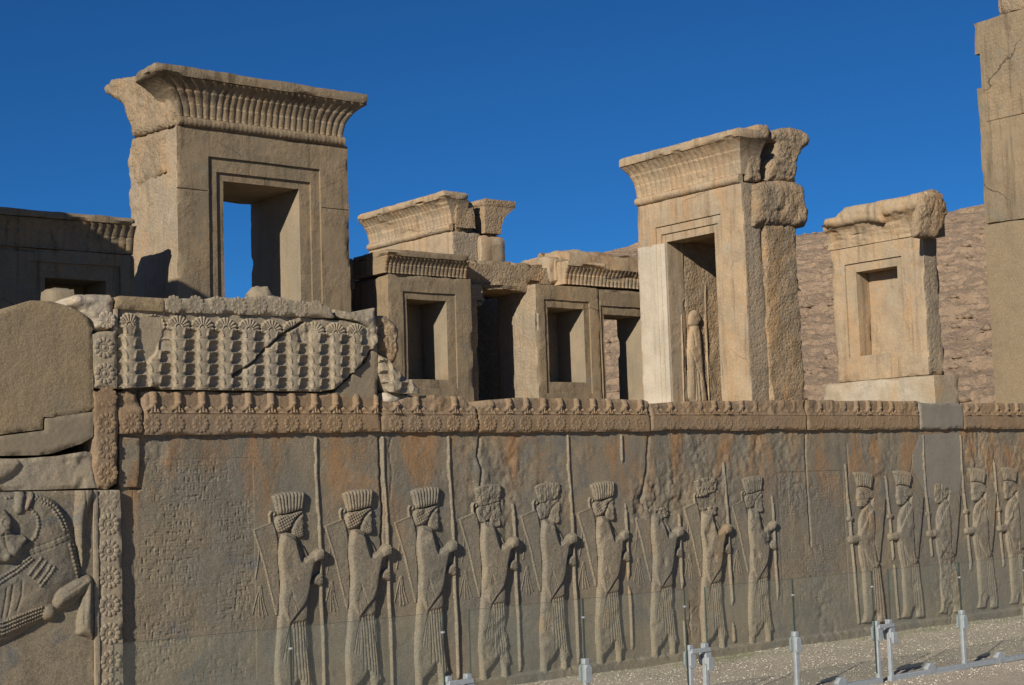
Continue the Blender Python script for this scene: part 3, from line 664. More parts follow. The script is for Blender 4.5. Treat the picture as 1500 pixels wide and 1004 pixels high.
# intermediate stones between pilaster and the guards' wall
IY = WY-.028
carve('filler_block', pz([(175, 640), (205, 642), (204, 690), (201, 713), (176, 714)], IY), IY, .3, .008, pil_h, M_wall, flank, chip=.02, seed=50)
fb = carve('filler_block', pz([(173, 586), (176, 574), (190, 572), (203, 576), (209, 600), (209, 634), (176, 636)], WY-.055), WY-.055, .4, .008, lambda X, Z, d: (fbm(X*16, 0*X, Z*16, 14, 4)-.5)*.01-.03*np.clip((Z-2.44)/.05, 0, 1)*(.4+fbm(X*9, 0*X, Z*9, 2, 3)), M_band, flank, chip=.03, seed=51)
X, Z = onY(190, 621, WY)[[0, 2]]; rosette(X-.01, Z, WY-.056, .078, .02, M_band, fb, .2)
# smooth slab with the restored grey lower stone
def flat_h(X, Z, d): return (fbm(X*5, 0*X, Z*5, 12, 3)-.5)*.006+(fbm(X*40, 0*X, Z*40, 13, 2)-.5)*.003
slab_px = [(-60, 482), (-20, 462), (0, 456), (25, 446), (45, 440), (75, 441), (100, 448), (120, 457), (132, 467), (136, 480), (138, 600), (100, 612), (64, 611), (64, 629), (0, 637), (-60, 645)]
carve('smooth_slab', pz(slab_px, LY+.004), LY+.004, .45, .012, flat_h, M_tan, flank, chip=.018, seed=52)
carve('repair_patch', pz([(-60, 648), (0, 639), (66, 630.5), (66, 613), (137, 603), (137, 640), (120, 650), (80, 664), (60, 667), (0, 668), (-60, 670)], LY+.006), LY+.006, .45, .010, flat_h, M_grey, flank, chip=.016, seed=53)
def mid_h(X, Z, d):
    n = fbm(X*10, 0*X, Z*10, 16, 4)-.5
    h = n*.014+(fbm(X*3, 0*X, Z*3, 17, 2)-.5)*.012
    h = h-.02*np.clip((fbm(X*4, 0*X, Z*4, 19, 3)-.58)*8, 0, 1)
    for c in ([(-40, 670), (25, 672), (32, 680), (20, 694), (0, 706), (-40, 720)],):
        h = h+dome(sdist(pz(c, LY), X, Z), .03, .05)
    return h
carve('filler_block', pz([(-60, 672), (30, 672), (85, 668), (128, 661), (139, 664), (141, 700), (143, 715), (60, 718), (-60, 720)], LY+.012), LY+.012, .45, .008, mid_h, M_pale, flank, chip=.02, seed=54)
# bull and lion
BUL = lambda pts: pz(pts, LY, (0, 690), 3.72)
b_body = BUL([(-260, 170), (-60, 140), (60, 120), (190, 126), (280, 148), (340, 200), (385, 300), (408, 420), (442, 575), (400, 620), (300, 690), (300, 770), (235, 805), (160, 852), (60, 922), (-60, 968), (-260, 1000)])
b_thigh = BUL([(300, 640), (350, 608), (470, 563), (505, 580), (516, 610), (470, 648), (440, 690), (360, 748), (300, 770), (268, 740), (270, 690)])
b_shin = BUL([(455, 600), (480, 575), (512, 590), (514, 700), (513, 800), (508, 930), (490, 905), (412, 898), (420, 850), (415, 835), (440, 720)])
b_lion = BUL([(425, -95), (480, -95), (505, 20), (516, 100), (512, 145), (492, 180), (470, 260), (462, 370), (446, 560), (430, 480), (398, 310), (410, 200), (414, 110)])
b_head = BUL([(-200, 200), (0, 205), (30, 222), (52, 285), (36, 325), (80, 348), (122, 352), (132, 378), (112, 400), (118, 425), (100, 455), (55, 498), (10, 505), (-100, 500), (-200, 420)])
b_ruff = BUL([(60, 180), (150, 200), (195, 270), (190, 330), (160, 385), (120, 405), (60, 420), (-20, 300)])
b_knee = BUL([(258, 765)])[0]; b_eye = BUL([(16, 284)])[0]
b_beads = [(BUL(p), w) for p, w in [([(190, 136), (250, 160), (300, 195), (340, 262), (362, 322)], .011), ([(178, 150), (235, 175), (280, 210), (318, 270), (342, 325)], .010), ([(372, 395), (398, 490), (420, 578)], .012), ([(395, 395), (418, 490), (438, 575)], .010),
            ([(150, 202), (190, 245), (198, 300), (180, 360), (130, 405)], .010), ([(-60, 640), (0, 600), (80, 550), (165, 480)], .009), ([(-60, 615), (0, 575), (80, 525), (150, 470)], .009), ([(140, 570), (190, 505), (215, 470)], .008), ([(165, 590), (215, 525), (240, 490)], .008), ([(195, 612), (245, 545), (262, 510)], .008), ([(205, 632), (262, 560), (285, 520)], .009), ([(20, 150), (60, 140)], .01)] + [([(-160, 838+22*k), (0, 825+22*k), (120, 778+20*k), (218, 742+19*k)], .008) for k in range(4)]]
def bull_h(X, Z, d=None):
    n = fbm(X*14, 0*X, Z*14, 18, 4)-.5; h = n*.005+(fbm(X*3, 0*X, Z*3, 19, 2)-.5)*.006
    H = dome(sdist(smooth_poly(b_body, 2), X, Z), .06, .2)
    rf = np.clip(sdist(smooth_poly(b_ruff, 2), X, Z)/.012, 0, 1); H = H*(1-rf)+rf*np.maximum(H*.9, .058)
    hd_ = sdist(smooth_poly(b_head, 2), X, Z); hs = np.clip(hd_/.010, 0, 1); H = H*(1-hs)+hs*(.062+dome(hd_, .035, .07))
    for c, r_, t_ in (((120, 375), .05, .016), ((55, 430), .09, .014), ((20, 470), .05, .012), ((40, 300), .10, .012)):
        p_ = BUL([c])[0]; H = H+np.where(hd_ > 0, t_*gro(np.hypot(X-p_[0], Z-p_[1]), r_*.6), 0)
    H = np.maximum(H, dome(sdist(smooth_poly(b_lion, 2), X, Z), .05, .07)); H = np.maximum(H, dome(sdist(smooth_poly(b_thigh, 2), X, Z), .07, .11))
    H = np.maximum(H, dome(sdist(smooth_poly(b_shin, 2), X, Z), .06, .08)); H = np.maximum(H, cyl(np.hypot(X-b_knee[0], Z-b_knee[1]), .07, .06))
    H = np.maximum(H, np.where(True, 0, 0))
    for p, w in b_beads:
        dl, s = ldist(p, X, Z, True); H = H+.013*np.sqrt(np.clip(1-(dl/(w*1.25))**2, 0, 1))*np.abs(np.sin(s*math.pi/(w*2.5)))**.7-.003*gro(dl-w, .003)
    for c in ([(140, 430), (270, 385), (400, 325)], [(150, 462), (280, 415), (412, 355)], [(470, 648), (400, 690), (330, 735)], [(440, 610), (400, 640), (370, 655)], [(0, 345), (12, 400), (25, 440), (60, 470)], [(-10, 352), (40, 345), (80, 352)], [(105, 365), (118, 385), (108, 405)], [(60, 620), (50, 700), (30, 790)], [(110, 600), (105, 680), (80, 760)], [(25, 640), (15, 720), (0, 800)], [(460, 40), (462, 200), (440, 420)], [(495, 620), (492, 760)], [(460, 660), (450, 830)]):
        H = H-.007*gro(ldist(BUL(c), X, Z), .007)
    dl, s = ldist(BUL([(145, 446), (275, 400), (406, 340)]), X, Z, True); H = H+.004*(np.abs(dl-.018) < .014)*np.abs(np.sin(s*70))*(dl < .03)
    r = np.hypot(X-b_eye[0], Z-b_eye[1]); H = H+.010*gro(r-.04, .009)+np.where(r < .03, .012*np.sqrt(np.clip(1-(r/.03)**2, 0, 1)), 0)
    for c, w, t in (([(88, 215), (98, 150), (120, 105)], .03, .03), ([(135, 200), (160, 150), (172, 125)], .018, .028), ([(18, 470), (20, 480)], .025, .012)):
        H = np.maximum(H, .02+cyl(ldist(BUL(c), X, Z), w, t)*1.0) if False else H+cyl(ldist(BUL(c), X, Z), w, t)*.8
    return h+H*(.97+n*.15)
carve('bull_relief', pz([(-60, 722), (140, 718), (143, 1060), (-60, 1060)], LY+.012), LY+.012, .45, .0068, bull_h, M_wall, flank, chip=.012, seed=55)

# ------------------------------------------------------------------ parapet with the palm frieze
PY = WY-.03
parapet = thing('palm_parapet', 'broken limestone parapet block carved with a row of palm trees under a rosette border', 'parapet', (6.1, PY, 2.58))
zr = [onY(459, y, PY)[2] for y in (571, 570.4, 553.5, 537, 520.3, 503.6)]
ZP0 = zr[0]; ROW = (zr[1]-zr[5])/-4.0; ZTOP = onY(459, 488.5, PY)[2]
crack = pz([(338, 553), (365, 535), (385, 515), (405, 495), (425, 483), (445, 471)], PY)
grey1 = pz([(196, 462), (240, 462), (238, 492), (228, 510), (226, 520), (212, 535), (205, 500), (198, 480)], PY)
def palm_h(X, Z, d=None):
    n = fbm(X*13, 0*X, Z*13, 24, 4)-.5; base = n*.005+(fbm(X*3, 0*X, Z*3, 25, 2)-.5)*.008
    k = np.round((X-4.999)/.2052); xx = X-4.999-k*.2052; a = np.abs(xx)/.1026
    v = (Z-zr[1])/ROW+1.0; f = v-np.floor(v); topz = zr[5]+.93*ROW
    xm = (((X-4.999)/.2052) % 1-.5)*.2052; fa = (np.maximum(f, .22)-.22)/.70
    q = 1-np.sqrt((np.abs(xm)/.061)**2.4+fa**2.2); sdm = q*.055                  # inside of the arched cell between two trunks
    trunk = .020+.026*np.sqrt(np.clip(1-(xx/.062)**2, 0, 1))
    lip = .010*gro(np.minimum(sdm+.006, 0), .012)*(f > .25)
    floor_ = .022*np.clip(1-f/.42, 0, 1)**1.5
    t_ = np.clip((sdm+.004)/.009, 0, 1); t_ = t_*t_*(3-2*t_)
    body = (trunk+lip-.004*gro((f-.05)*ROW, .006)*(a < .5))*(1-t_)+floor_*t_
    body = np.where(Z > topz, 0, body)
    pr = np.hypot(xx, Z-ZTOP); th = np.arctan2(Z-ZTOP, xx); R = .098
    pal = np.where((pr < R*(.88+.12*np.abs(np.cos(9*th)))) & (Z > ZTOP-.012), .030*(.5+.5*np.abs(np.cos(9*th))**.5), 0)
    pal = np.where(pr < .036, .034-.012*gro(pr-.022, .005), pal)
    neck = np.where((Z > topz-.02) & (Z <= ZTOP), .042*np.sqrt(np.clip(1-(xx/(.045+.045*np.clip((Z-topz)/(ZTOP-topz), 0, 1)**2))**2, 0, 1)), 0)
    body = np.maximum(body, np.maximum(pal, neck))
    gone = np.zeros_like(X)
    for gx, gz, r in [(onY(222, 500, PY)[0], onY(222, 490, PY)[2], .14), (onY(445, 485, PY)[0], onY(445, 484, PY)[2], .11), (onY(540, 490, PY)[0], onY(545, 490, PY)[2], .07)]:
        gone = np.maximum(gone, np.exp(-((X-gx)**2+(Z-gz)**2)/r**2*1.3))
    h = base+body*(1-np.clip(gone*1.3, 0, 1))+n*.05*gone
    s = np.clip(sdist(grey1, X+n*.04, Z)/.01, 0, 1); h = h*(1-s)+s*(.004+n*.002)
    h = h-.06*gro(ldist(crack, X+n*.03, Z+n*.03), .010)
    return h
pan = pz([(172, 449), (240, 452), (400, 462), (490, 469), (540, 472), (552, 480), (552, 500), (540, 515), (534, 528), (520, 540), (510, 552), (500, 560), (488, 570), (470, 574), (330, 572), (236, 571), (230, 566), (172, 570)], PY)
solid('rubble_core', [('+', 4.98, 7.22, WY+.08, WY+.36, 2.45, 2.86)], M_rough, parapet, res=.12, chip=.03, rough=.01, seed=59)
carve('palm_panel', pan, PY, .4, .0048, palm_h, M_pale, parapet, chip=.02, seed=60)
carve('repair_patch', pz([(553, 502), (554, 592), (545, 590), (520, 587), (490, 577), (502, 563), (512, 555), (522, 543), (537, 531), (543, 517)], PY+.004), PY+.004, .38, .009, flat_h, M_grey, parapet, chip=.014, seed=61)
BY = PY-.035
def bord_h(X, Z, d): return (fbm(X*12, 0*X, Z*12, 26, 4)-.5)*.008
b1 = carve('border_block', pz([(174, 433), (240, 437), (240, 457), (170, 452)], BY), BY, .45, .009, bord_h, M_tan, parapet, chip=.012, seed=62)
b2 = carve('border_block', pz([(241, 437), (290, 437), (305, 439), (318, 434), (330, 436), (352, 437), (365, 436), (380, 434), (400, 433), (415, 436), (432, 441), (470, 443), (485, 452), (492, 466), (440, 464), (330, 460), (241, 457)], BY), BY, .45, .008, bord_h, M_pale, parapet, chip=.022, seed=63)
for i, x in enumerate((255, 287, 319, 350, 380, 411, 440, 464)):
    y = (446, 446, 447, 448, 448, 450, 452, 450)[i]; X, Z = onY(x, y, BY)[[0, 2]]; rosette(X, Z, BY, .074 if i < 7 else .06, .012, M_pale, b2, (.3, .3, .1, .1, .1, .1, .2, .6)[i])
lp = carve('pilaster_block', pz([(137, 490), (146, 486), (166, 484), (168, 452), (173, 452), (172, 569), (150, 570), (139, 568)], BY), BY, .42, .007, bord_h, M_pale, parapet, chip=.02, seed=64)
for (x, y) in ((152, 509), (153, 547)): X, Z = onY(x, y, BY)[[0, 2]]; rosette(X, Z, BY, .083, .022, M_pale, lp, .05)
def crumb_h(X, Z, d): return (fbm(X*7, 0*X, Z*7, 28, 4)-.5)*.07-.04*np.clip(1-d/.07, 0, 1)**2
cb = carve('corner_block', pz([(103, 436), (115, 431), (145, 430), (166, 431), (174, 437), (169, 453), (166, 483), (146, 486), (138, 482), (134, 468), (122, 456), (104, 446)], BY+.01), BY+.01, .45, .009, crumb_h, M_base, parapet, chip=.04, seed=65)
X, Z = onY(156, 469, BY)[[0, 2]]; rosette(X, Z, BY-.012, .07, .018, M_base, cb, .35)
carve('broken_end', pz([(492, 452), (510, 458), (530, 456), (551, 450), (553, 498), (540, 480), (522, 470), (500, 466), (492, 462)], BY+.02), BY+.02, .4, .010, lambda X, Z, d: (fbm(X*9, 0*X, Z*9, 29, 4)-.5)*.05, M_pale, parapet, chip=.02, seed=66)
# the fragment right of the open joint
fr = thing('parapet_fragment', 'jagged fallen-back stub of palm parapet with raw orange break, right of the open joint', 'parapet', (7.4, WY-.05, 2.58))
FY = WY-.03
carve('broken_end', pz([(555, 462), (572, 462), (580, 473), (586, 482), (587, 515), (580, 533), (572, 532), (556, 513)], FY+.03), FY+.03, .35, .010, lambda X, Z, d: (fbm(X*6, 0*X, Z*6, 30, 4)-.5)*.09-.03*np.clip(1-d/.05, 0, 1), M_rough, fr, chip=.05, seed=67)
def palm2_h(X, Z, d): return palm_h(X+.03, Z+.02)
carve('palm_panel', pz([(556, 518), (566, 525), (576, 540), (590, 548), (600, 556), (612, 570), (613, 577), (590, 577), (570, 574), (562, 560), (555, 545)], FY-.01), FY-.01, .35, .008, palm2_h, M_pale, fr, chip=.03, seed=68)
carve('mortar_bed', pz([(563, 575), (575, 574), (600, 578), (612, 579), (600, 586), (580, 594), (566, 592)], FY+.01), FY+.01, .35, .010, crumb_h, M_white, fr, chip=.03, seed=69)
# loose lump of stone behind the parapet top
P3 = onY(382, 436, WY+.5)
def boulder(name, c, r, mat, label, cat, seed):
    V = []; n = 26; th = np.linspace(0, math.pi, n//2+1); ph = np.linspace(0, 2*math.pi, n, endpoint=False); T, Pp = np.meshgrid(th, ph, indexing='ij')
    D = np.stack([np.sin(T)*np.cos(Pp), np.sin(T)*np.sin(Pp), np.cos(T)], -1); k = .45+1.1*fbm(D[..., 0]*1.5, D[..., 1]*1.5, D[..., 2]*1.5, seed, 4)
    V = (D*k[..., None]*np.array(r)).reshape(-1, 3)+np.array(c); idx = np.arange(T.size).reshape(T.shape); nx = np.roll(idx, -1, 1)
    o = raw_mesh(name, V, np.stack([idx[:-1], idx[1:], nx[1:], nx[:-1]], -1).reshape(-1, 4), mat, None, 45)
    o['label'] = label; o['category'] = cat; return o
boulder('stone_lump', (P3[0], P3[1], P3[2]-.03), (.17, .12, .135), M_pale, 'pale rounded lump of stone poking up behind the rosette border', 'stone', 3)
P4 = onY(85, 450, WY+.35)
sb = solid('small_block', [('+', P4[0]-.10, P4[0]+.10, P4[1]-.1, P4[1]+.15, P4[2]-.35, P4[2]+.145)], M_grey, None, res=.05, chip=.02)
sb['label'] = 'small grey block standing in front of the shadowed window behind the curved slab'; sb['category'] = 'stone block'

# ------------------------------------------------------------------ terrace and hill
fl = solid('terrace_floor', [('+', -30, 60, WY+.5, 60, 0, 2.5)], stone('darkened_terrace_paving', rgb(.12, .095, .065), rgb(.1, .08, .055), None, bump=.4), None, res=12, chip=0, rough=0)  # paving coloured darker than the real floor to cut bounced light
structure(fl)
def build_hill():
    rp = [(640, 520), (740, 470), (790, 420), (830, 395), (880, 371), (935, 358), (1040, 352), (1180, 345), (1300, 325), (1440, 303), (1540, 292), (1700, 275), (1900, 300), (2200, 380)]
    xs = np.linspace(640, 2200, 620); rx, ry = np.array(rp).T; rys = np.interp(xs, rx, ry); V = []
    nv = 230
    for q, (x, y) in enumerate(zip(xs, rys)):
        d = ray(x, y); hz = math.hypot(d[0], d[1]); top = EYE+d*(170/hz); foot = np.array([top[0]*.42, top[1]*.42, -1.0])
        t = np.linspace(0, 1.12, nv)[:, None]; V.append(foot+(top-foot)*np.concatenate([t, t, np.minimum(t, 1)**1.15-np.maximum(t-1, 0)*3], 1))
    V = np.array(V); X, Y, Z = V[..., 0], V[..., 1], V[..., 2]
    big = fbm(X*.03, Y*.03, Z*.03, 3, 4)-.5; led = fbm(X*.10, Y*.10, Z*.9, 5, 5, .62)-.5; fine = fbm(X*.6, Y*.6, Z*2.0, 7, 5, .62)-.5
    fade = np.clip(Z/6, 0, 1)
    Z2 = Z+(big*3.0+fine*1.0)*fade*(1-.75*np.clip((Z/np.maximum(V[:, -20:, 2].max(1)[:, None], 1)-.8)*5, 0, 1))
    lz = Z2/1.15+big*3; st = lz-np.floor(lz); Z2 = Z2+(np.clip(st*1.8, 0, 1)-st)*.25*fade
    # ledges push out towards the viewer
    out = (led*1.8+fine*1.5)*fade; Ddir = V[..., :2]/np.linalg.norm(V[..., :2], axis=-1, keepdims=True)
    W2 = np.stack([X-Ddir[..., 0]*out, Y-Ddir[..., 1]*out, Z2], -1)
    m = stone('hillside_rock', rgb(.41, .288, .187), rgb(.335, .243, .161), rgb(.42, .277, .165), .5, .7, .5, 1.0, .06, 0, None, .35)
    b = [n for n in m.node_tree.nodes if n.type == 'BUMP'][0]; b.inputs['Distance'].default_value = .5
    idx = np.arange(X.size).reshape(X.shape); Fq = np.stack([idx[:-1, :-1], idx[1:, :-1], idx[1:, 1:], idx[:-1, 1:]], -1).reshape(-1, 4)
    structure(raw_mesh('hillside', W2.reshape(-1, 3), Fq, m, None, 25))
    rs = np.random.RandomState(5); base = np.array([(1, 0, 0), (0, 1, 0), (-1, 0, 0), (0, -1, 0), (0, 0, 1), (0, 0, -.5)], float); tri = np.array([(0, 1, 4), (1, 2, 4), (2, 3, 4), (3, 0, 4), (1, 0, 5), (2, 1, 5), (3, 2, 5), (0, 3, 5)]); VV = []; FF = []
    for q in range(3200):
        i, j = rs.randint(0, W2.shape[0]), rs.randint(40, 205); s = .08+.4*rs.rand()**3
        VV.append(base*(1+.7*(rs.rand(6, 1)-.5))*s*np.array([1.3, 1.3, .8])+W2[i, j]); FF.append(tri+6*q)
    r = raw_mesh('scree', np.concatenate(VV), np.concatenate(FF), m, None, 0); stuff(r, 'brown boulders and scree strewn over the rocky hillside', 'rocks')
build_hill()

# ------------------------------------------------------------------ palace ruins
FYc = 20.0                                   # south wall of the great hall
XE = 18.5                                    # east wall of the portico
ZF = 2.5
def cornice(kind, p0, p1, out, z0, H, proj, n_fl, mat, parent, thick=.5, roll=True, rows=3, fillet=.16, wear=.2, seed=0, fil_mat=None, fil_span=(0, 1), lip=.03, fl_depth=.03, side=(0, 0)):
    """cavetto cornice along the plan line p0-p1 (left to right as seen), flaring towards the unit plan vector out"""
    p0, p1, out = np.array(p0, float), np.array(p1, float), np.array(out, float); L = np.linalg.norm(p1-p0); u = (p1-p0)/L
    r = .075 if roll else .0; zc = z0+2*r; hc = H-2*r-fillet
    ns = max(8, int(L/.013)); s = np.linspace(0, L, ns); nt_ = 54; th = np.linspace(0, 1.40, nt_)
    S, T = np.meshgrid(s, th, indexing='ij'); t = T/1.40
    pr_ = .14*t+.86*t**2.8; o = proj*pr_; z = zc+hc*t; e0 = np.clip(1-S/(.22*L), 0, 1); e1 = np.clip(1-(L-S)/(.22*L), 0, 1); SF = (-e0*side[0]+e1*side[1])*pr_
    w = L/n_fl; ph = (S/w) % 1; a = np.abs(2*ph-1); tip = .10*np.sqrt(np.clip(1-a**2, 0, 1))
    rt = t*rows-tip*1.4; fr_ = rt-np.floor(rt)
    n = fbm(S*7, T*5, 0*S+seed, seed, 4)-.5; big = fbm(S*1.3, T*1.5, 0*S+seed, seed+4, 3)
    g = fl_depth*(np.sqrt(np.clip(1-a**2*.96, 0, 1))-.6)+.016*(fr_-.5)*(1 if rows > 1 else 0)
    g = g*(1-np.clip((big-.62)*6, 0, 1)*.8*min(1, wear*3))*(1-.5*wear)+n*.02*(wear+.2)-.05*wear*np.clip((big-.66)*8, 0, 1)
    no, nz = np.cos(t*.8), -np.sin(t*.8)*.8
    O = o+g*no; Z = z+g*nz
    base = lambda S_, O_, Z_: np.concatenate([p0+u*S_[..., None]+out*O_[..., None], Z_[..., None]], -1)
    front = base(S+SF, O, Z)                                       # ns x nt x 3
    back = base(S+SF, np.full(S.shape, -thick), z)
    V = np.concatenate([front.reshape(-1, 3), back.reshape(-1, 3)]); idx = np.arange(ns*nt_).reshape(ns, nt_); k = ns*nt_
    q = lambda I: np.stack([I[:-1, :-1], I[1:, :-1], I[1:, 1:], I[:-1, 1:]], -1).reshape(-1, 4)
    Fs = [q(idx), q(idx[::-1]+k)]
    for e in (0, ns-1): Fs.append(np.stack([idx[e, :-1], idx[e, 1:], idx[e, 1:]+k, idx[e, :-1]+k], -1))
    for e in (0, nt_-1): Fs.append(np.stack([idx[:-1, e], idx[1:, e], idx[1:, e]+k, idx[:-1, e]+k], -1))
    cv = raw_mesh('cavetto_cornice', V, np.concatenate(Fs), mat, parent, 60)
    if roll:
        ns2 = max(8, int(L/.02)); s = np.linspace(0, L, ns2); an = np.linspace(-math.pi*.62, math.pi*.62, 15); S, T = np.meshgrid(s, an, indexing='ij'); n = fbm(S*6, T, 0*S, seed+8, 3)-.5
        rr = r*(1+.10*np.abs(np.sin(S*math.pi/.075))**.6*1.0-.06)+n*.02*(.4+wear)
        V = base(S, rr*np.cos(T)-.01, z0+r+rr*np.sin(T)); idx = np.arange(ns2*15).reshape(ns2, 15)
        Fs = [q(idx)]; V = V.reshape(-1, 3); k = len(V); cen = base(s, np.full(ns2, -.05), np.full(ns2, z0+r)); V = np.concatenate([V, cen])
        for e in (0, ns2-1): Fs.append(np.stack([idx[e, :-1], idx[e, 1:], np.full(14, k+e), np.full(14, k+e)], -1))
        tri = np.concatenate(Fs[1:])[:, :3]
        me = bpy.data.meshes.new('roll_moulding'); me.from_pydata(V.tolist(), [], [tuple(f) for f in Fs[0].tolist()]+[tuple(f) for f in tri.tolist()]); me.polygons.foreach_set('use_smooth', np.ones(len(me.polygons), bool)); me.set_sharp_from_angle(angle=1.0); me.materials.append(mat)
        link(bpy.data.objects.new('roll_moulding', me), parent)
    if fillet > 0:
        a_, b_ = p0+u*(L*fil_span[0]-side[0]), p0+u*(L*fil_span[1]+side[1]); A_ = a_+out*(proj+lip); B_ = b_-out*thick
        x0, x1 = sorted((A_[0], B_[0])); y0, y1 = sorted((A_[1], B_[1]))
        ex = .0
        solid('cornice_fillet', [('+', x0-ex, x1+ex, y0, y1, z0+H-fillet+.003, z0+H)], fil_mat or mat, parent, res=.06, chip=.03+.08*wear, rough=.003+.008*wear, seed=seed+2)
    return cv
OUT_S, OUT_W = (0, -1), (-1, 0)

def break_h(amp=.06, f=5, seed=0, edge=.06):
    def fn(X, Z, d):
        n = fbm(X*f, 0*X+seed, Z*f, seed, 6, .68)-.5; r = np.abs(fbm(X*f*.6, 0*X+seed+3, Z*f*.6, seed+5, 3)-.5)
        return n*amp*2-amp*np.clip(.12-r, 0, 1)*4-edge*np.clip(1-d/(edge*1.8), 0, 1)**2
    return fn
# ---- great door on the left
g1 = thing('stone_gate', 'tallest door frame, on the left, full fluted cornice, blue sky in its opening', 'stone gate', (11.34, 20.8, ZF))
x0, x1 = 9.883, 12.80
ops = [('+', x0, x1, 20.0, 21.6, ZF, 7.12), ('-', x0-.1, 10.37, 19.9, 20.025, 6.18, 6.192), ('-', 12.30, x1+.1, 19.9, 20.025, 6.10, 6.112)]
steps = [(10.385, 12.285, 6.70, .035), (10.53, 12.13, 6.49, .07)]
for a, b, z, dd in steps: ops.append(('-', a, b, 19.9, 20+dd, ZF, z))
ops.append(('-', 10.66, 11.945, 19, 23, ZF-1, 6.37))
def g1r(V):
    end = (V[:, 0] < x0+.03)*np.clip((V[:, 1]-20.35)/.3, 0, 1)*np.clip((V[:, 2]-5.9)/.2, 0, 1); inn = (np.abs(V[:, 0]-10.66) < .02)*(V[:, 1] > 20.2)*.03
    return end*.05+inn
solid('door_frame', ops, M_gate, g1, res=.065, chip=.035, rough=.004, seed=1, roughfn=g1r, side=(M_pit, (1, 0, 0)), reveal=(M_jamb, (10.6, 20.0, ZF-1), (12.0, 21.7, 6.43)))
carve('broken_block', px_([(189, 204), (206, 198), (240, 190), (238, 215), (241, 252), (230, 258), (200, 272), (194, 262), (188, 240)], x0-.05), x0-.05, .4, .03, break_h(.04, 4, 2, .05), M_rough, g1, face='x', chip=.05, seed=2, angle=70)
solid('broken_core', [('+', 10.3, 12.6, 20.44, 21.34, 7.0, 7.78)], M_rough, g1, res=.07, chip=.08, rough=.03, rnd=9, seed=3)
carve('broken_end', px_([(147, 129), (158, 117), (178, 113), (197, 111), (210, 114), (232, 112), (243, 130), (247, 150), (250, 184), (228, 191), (207, 197), (190, 202), (186, 180), (180, 160), (171, 148), (150, 136)], 9.80), 9.80, .9, .03, break_h(.05, 4, 4, .05), M_rough, g1, face='x', chip=.05, seed=4, angle=70)
cornice('front', (9.90, 20.0), (12.72, 20.0), OUT_S, 7.10, .83, .22, 27, M_gate, g1, thick=.42, seed=11, wear=.10, side=(.46, .34), lip=.012)
cornice('back', (12.72, 21.6), (10.2, 21.6), (0, 1), 7.2, .86, .5, 25, M_rough, g1, rows=1, fl_depth=.012, thick=.26, seed=12, roll=False, wear=.4)
solid('threshold_block', [('+', 9.6, 13.1, 19.7, 21.7, ZF-.3, ZF+.12)], M_gate, g1, res=.3, chip=.04)

# ---- monolithic windows of the hall wall
def window(x0, x1, o0, o1, label, seed, zt=5.16, f=None, cz=None, corn=None, fmat=M_gate, back=21.1, closed=True, zsill=3.49, ztop=4.77, pitted=False):
    w = thing('stone_window', label, 'stone window', ((x0+x1)/2, 20.5, ZF))
    ops = [('+', x0, x1, 20.0, back, ZF, zt)]
    if f: ops.append(('-', f[0], f[1], 19.9, 20.03, f[2], f[3]))
    ops.append(('-', o0, o1, 19.9, 20.75 if closed else 23, zsill, ztop))
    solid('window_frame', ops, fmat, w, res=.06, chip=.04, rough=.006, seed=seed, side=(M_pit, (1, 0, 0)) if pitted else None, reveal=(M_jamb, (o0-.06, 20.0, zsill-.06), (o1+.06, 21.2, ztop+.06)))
    if corn:
        c0, c1, H, pj, n, wr = corn; cornice('c', (c0, 20.0), (c1, 20.0), OUT_S, zt+.005, H, pj, n, fmat, w, thick=.9, roll=False, rows=2, fillet=.11, wear=wr, seed=seed+3, lip=.012)
    return w
window(6.9, 9.22, 7.93, 8.80, 'dark window frame at the far left in deep shade under a fluted cornice', 20, corn=(6.7, 9.2, .50, .12, 22, .2), f=(7.72, 9.0, 3.3, 4.98), back=20.95)
window(13.49, 15.135, 13.86, 14.64, 'window frame with its own fluted cornice, nearest to the great door', 21, corn=(13.42, 15.06, .37, .10, 21, .15), f=(13.77, 14.81, 3.35, 4.885))
w2 = window(16.50, 17.965, 16.78, 17.60, 'middle window block without a cornice, its rough left side in full sun', 22, f=(16.69, 17.72, 3.3, 4.90), pitted=True)
w3 = window(17.97, 19.4, 18.065, 18.98, 'narrow window partly hidden by the sunlit gate, hillside seen through its opening', 23, f=(17.98, 19.2, 3.0, 4.85), closed=False, zt=5.15, ztop=4.70, zsill=2.95, back=20.7)
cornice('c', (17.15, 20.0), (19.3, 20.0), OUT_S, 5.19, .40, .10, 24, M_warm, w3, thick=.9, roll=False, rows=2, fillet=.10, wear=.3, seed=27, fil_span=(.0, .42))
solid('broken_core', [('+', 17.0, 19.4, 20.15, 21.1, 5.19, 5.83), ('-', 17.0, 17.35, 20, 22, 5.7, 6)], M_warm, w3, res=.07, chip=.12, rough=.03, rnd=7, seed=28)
# wall stones between the windows
ws = thing('wall_block', 'rough limestone lintel slab spanning the dark gap between the two middle windows', 'wall block', (15.9, 20.8, ZF))
solid('lintel_shade_slab', [('+', 15.15, 17.25, 20.25, 22.7, 5.18, 5.55), ('+', 15.15, 16.6, 20.22, 21.2, 4.78, 5.18), ('-', 15.6, 16.6, 20, 21.5, 4.7, 5.05)], M_rough, ws, res=.08, chip=.10, rough=.03, seed=30)  # lintel in front; its rear run is an added unseen roof keeping sun out
solid('rubble_jamb', [('+', 15.14, 15.42, 20.2, 21.2, ZF, 4.9)], M_rough, ws, res=.07, chip=.08, rough=.03, seed=31)
solid('back_wall', [('+', 14.6, 18.0, 22.6, 23.0, ZF, 5.5), ('+', 14.6, 15.0, 21.1, 22.6, ZF, 5.5)], M_rough, ws, res=.12, chip=.05, rough=.02, seed=32)  # pushed back under the added roof so the gap stays dark
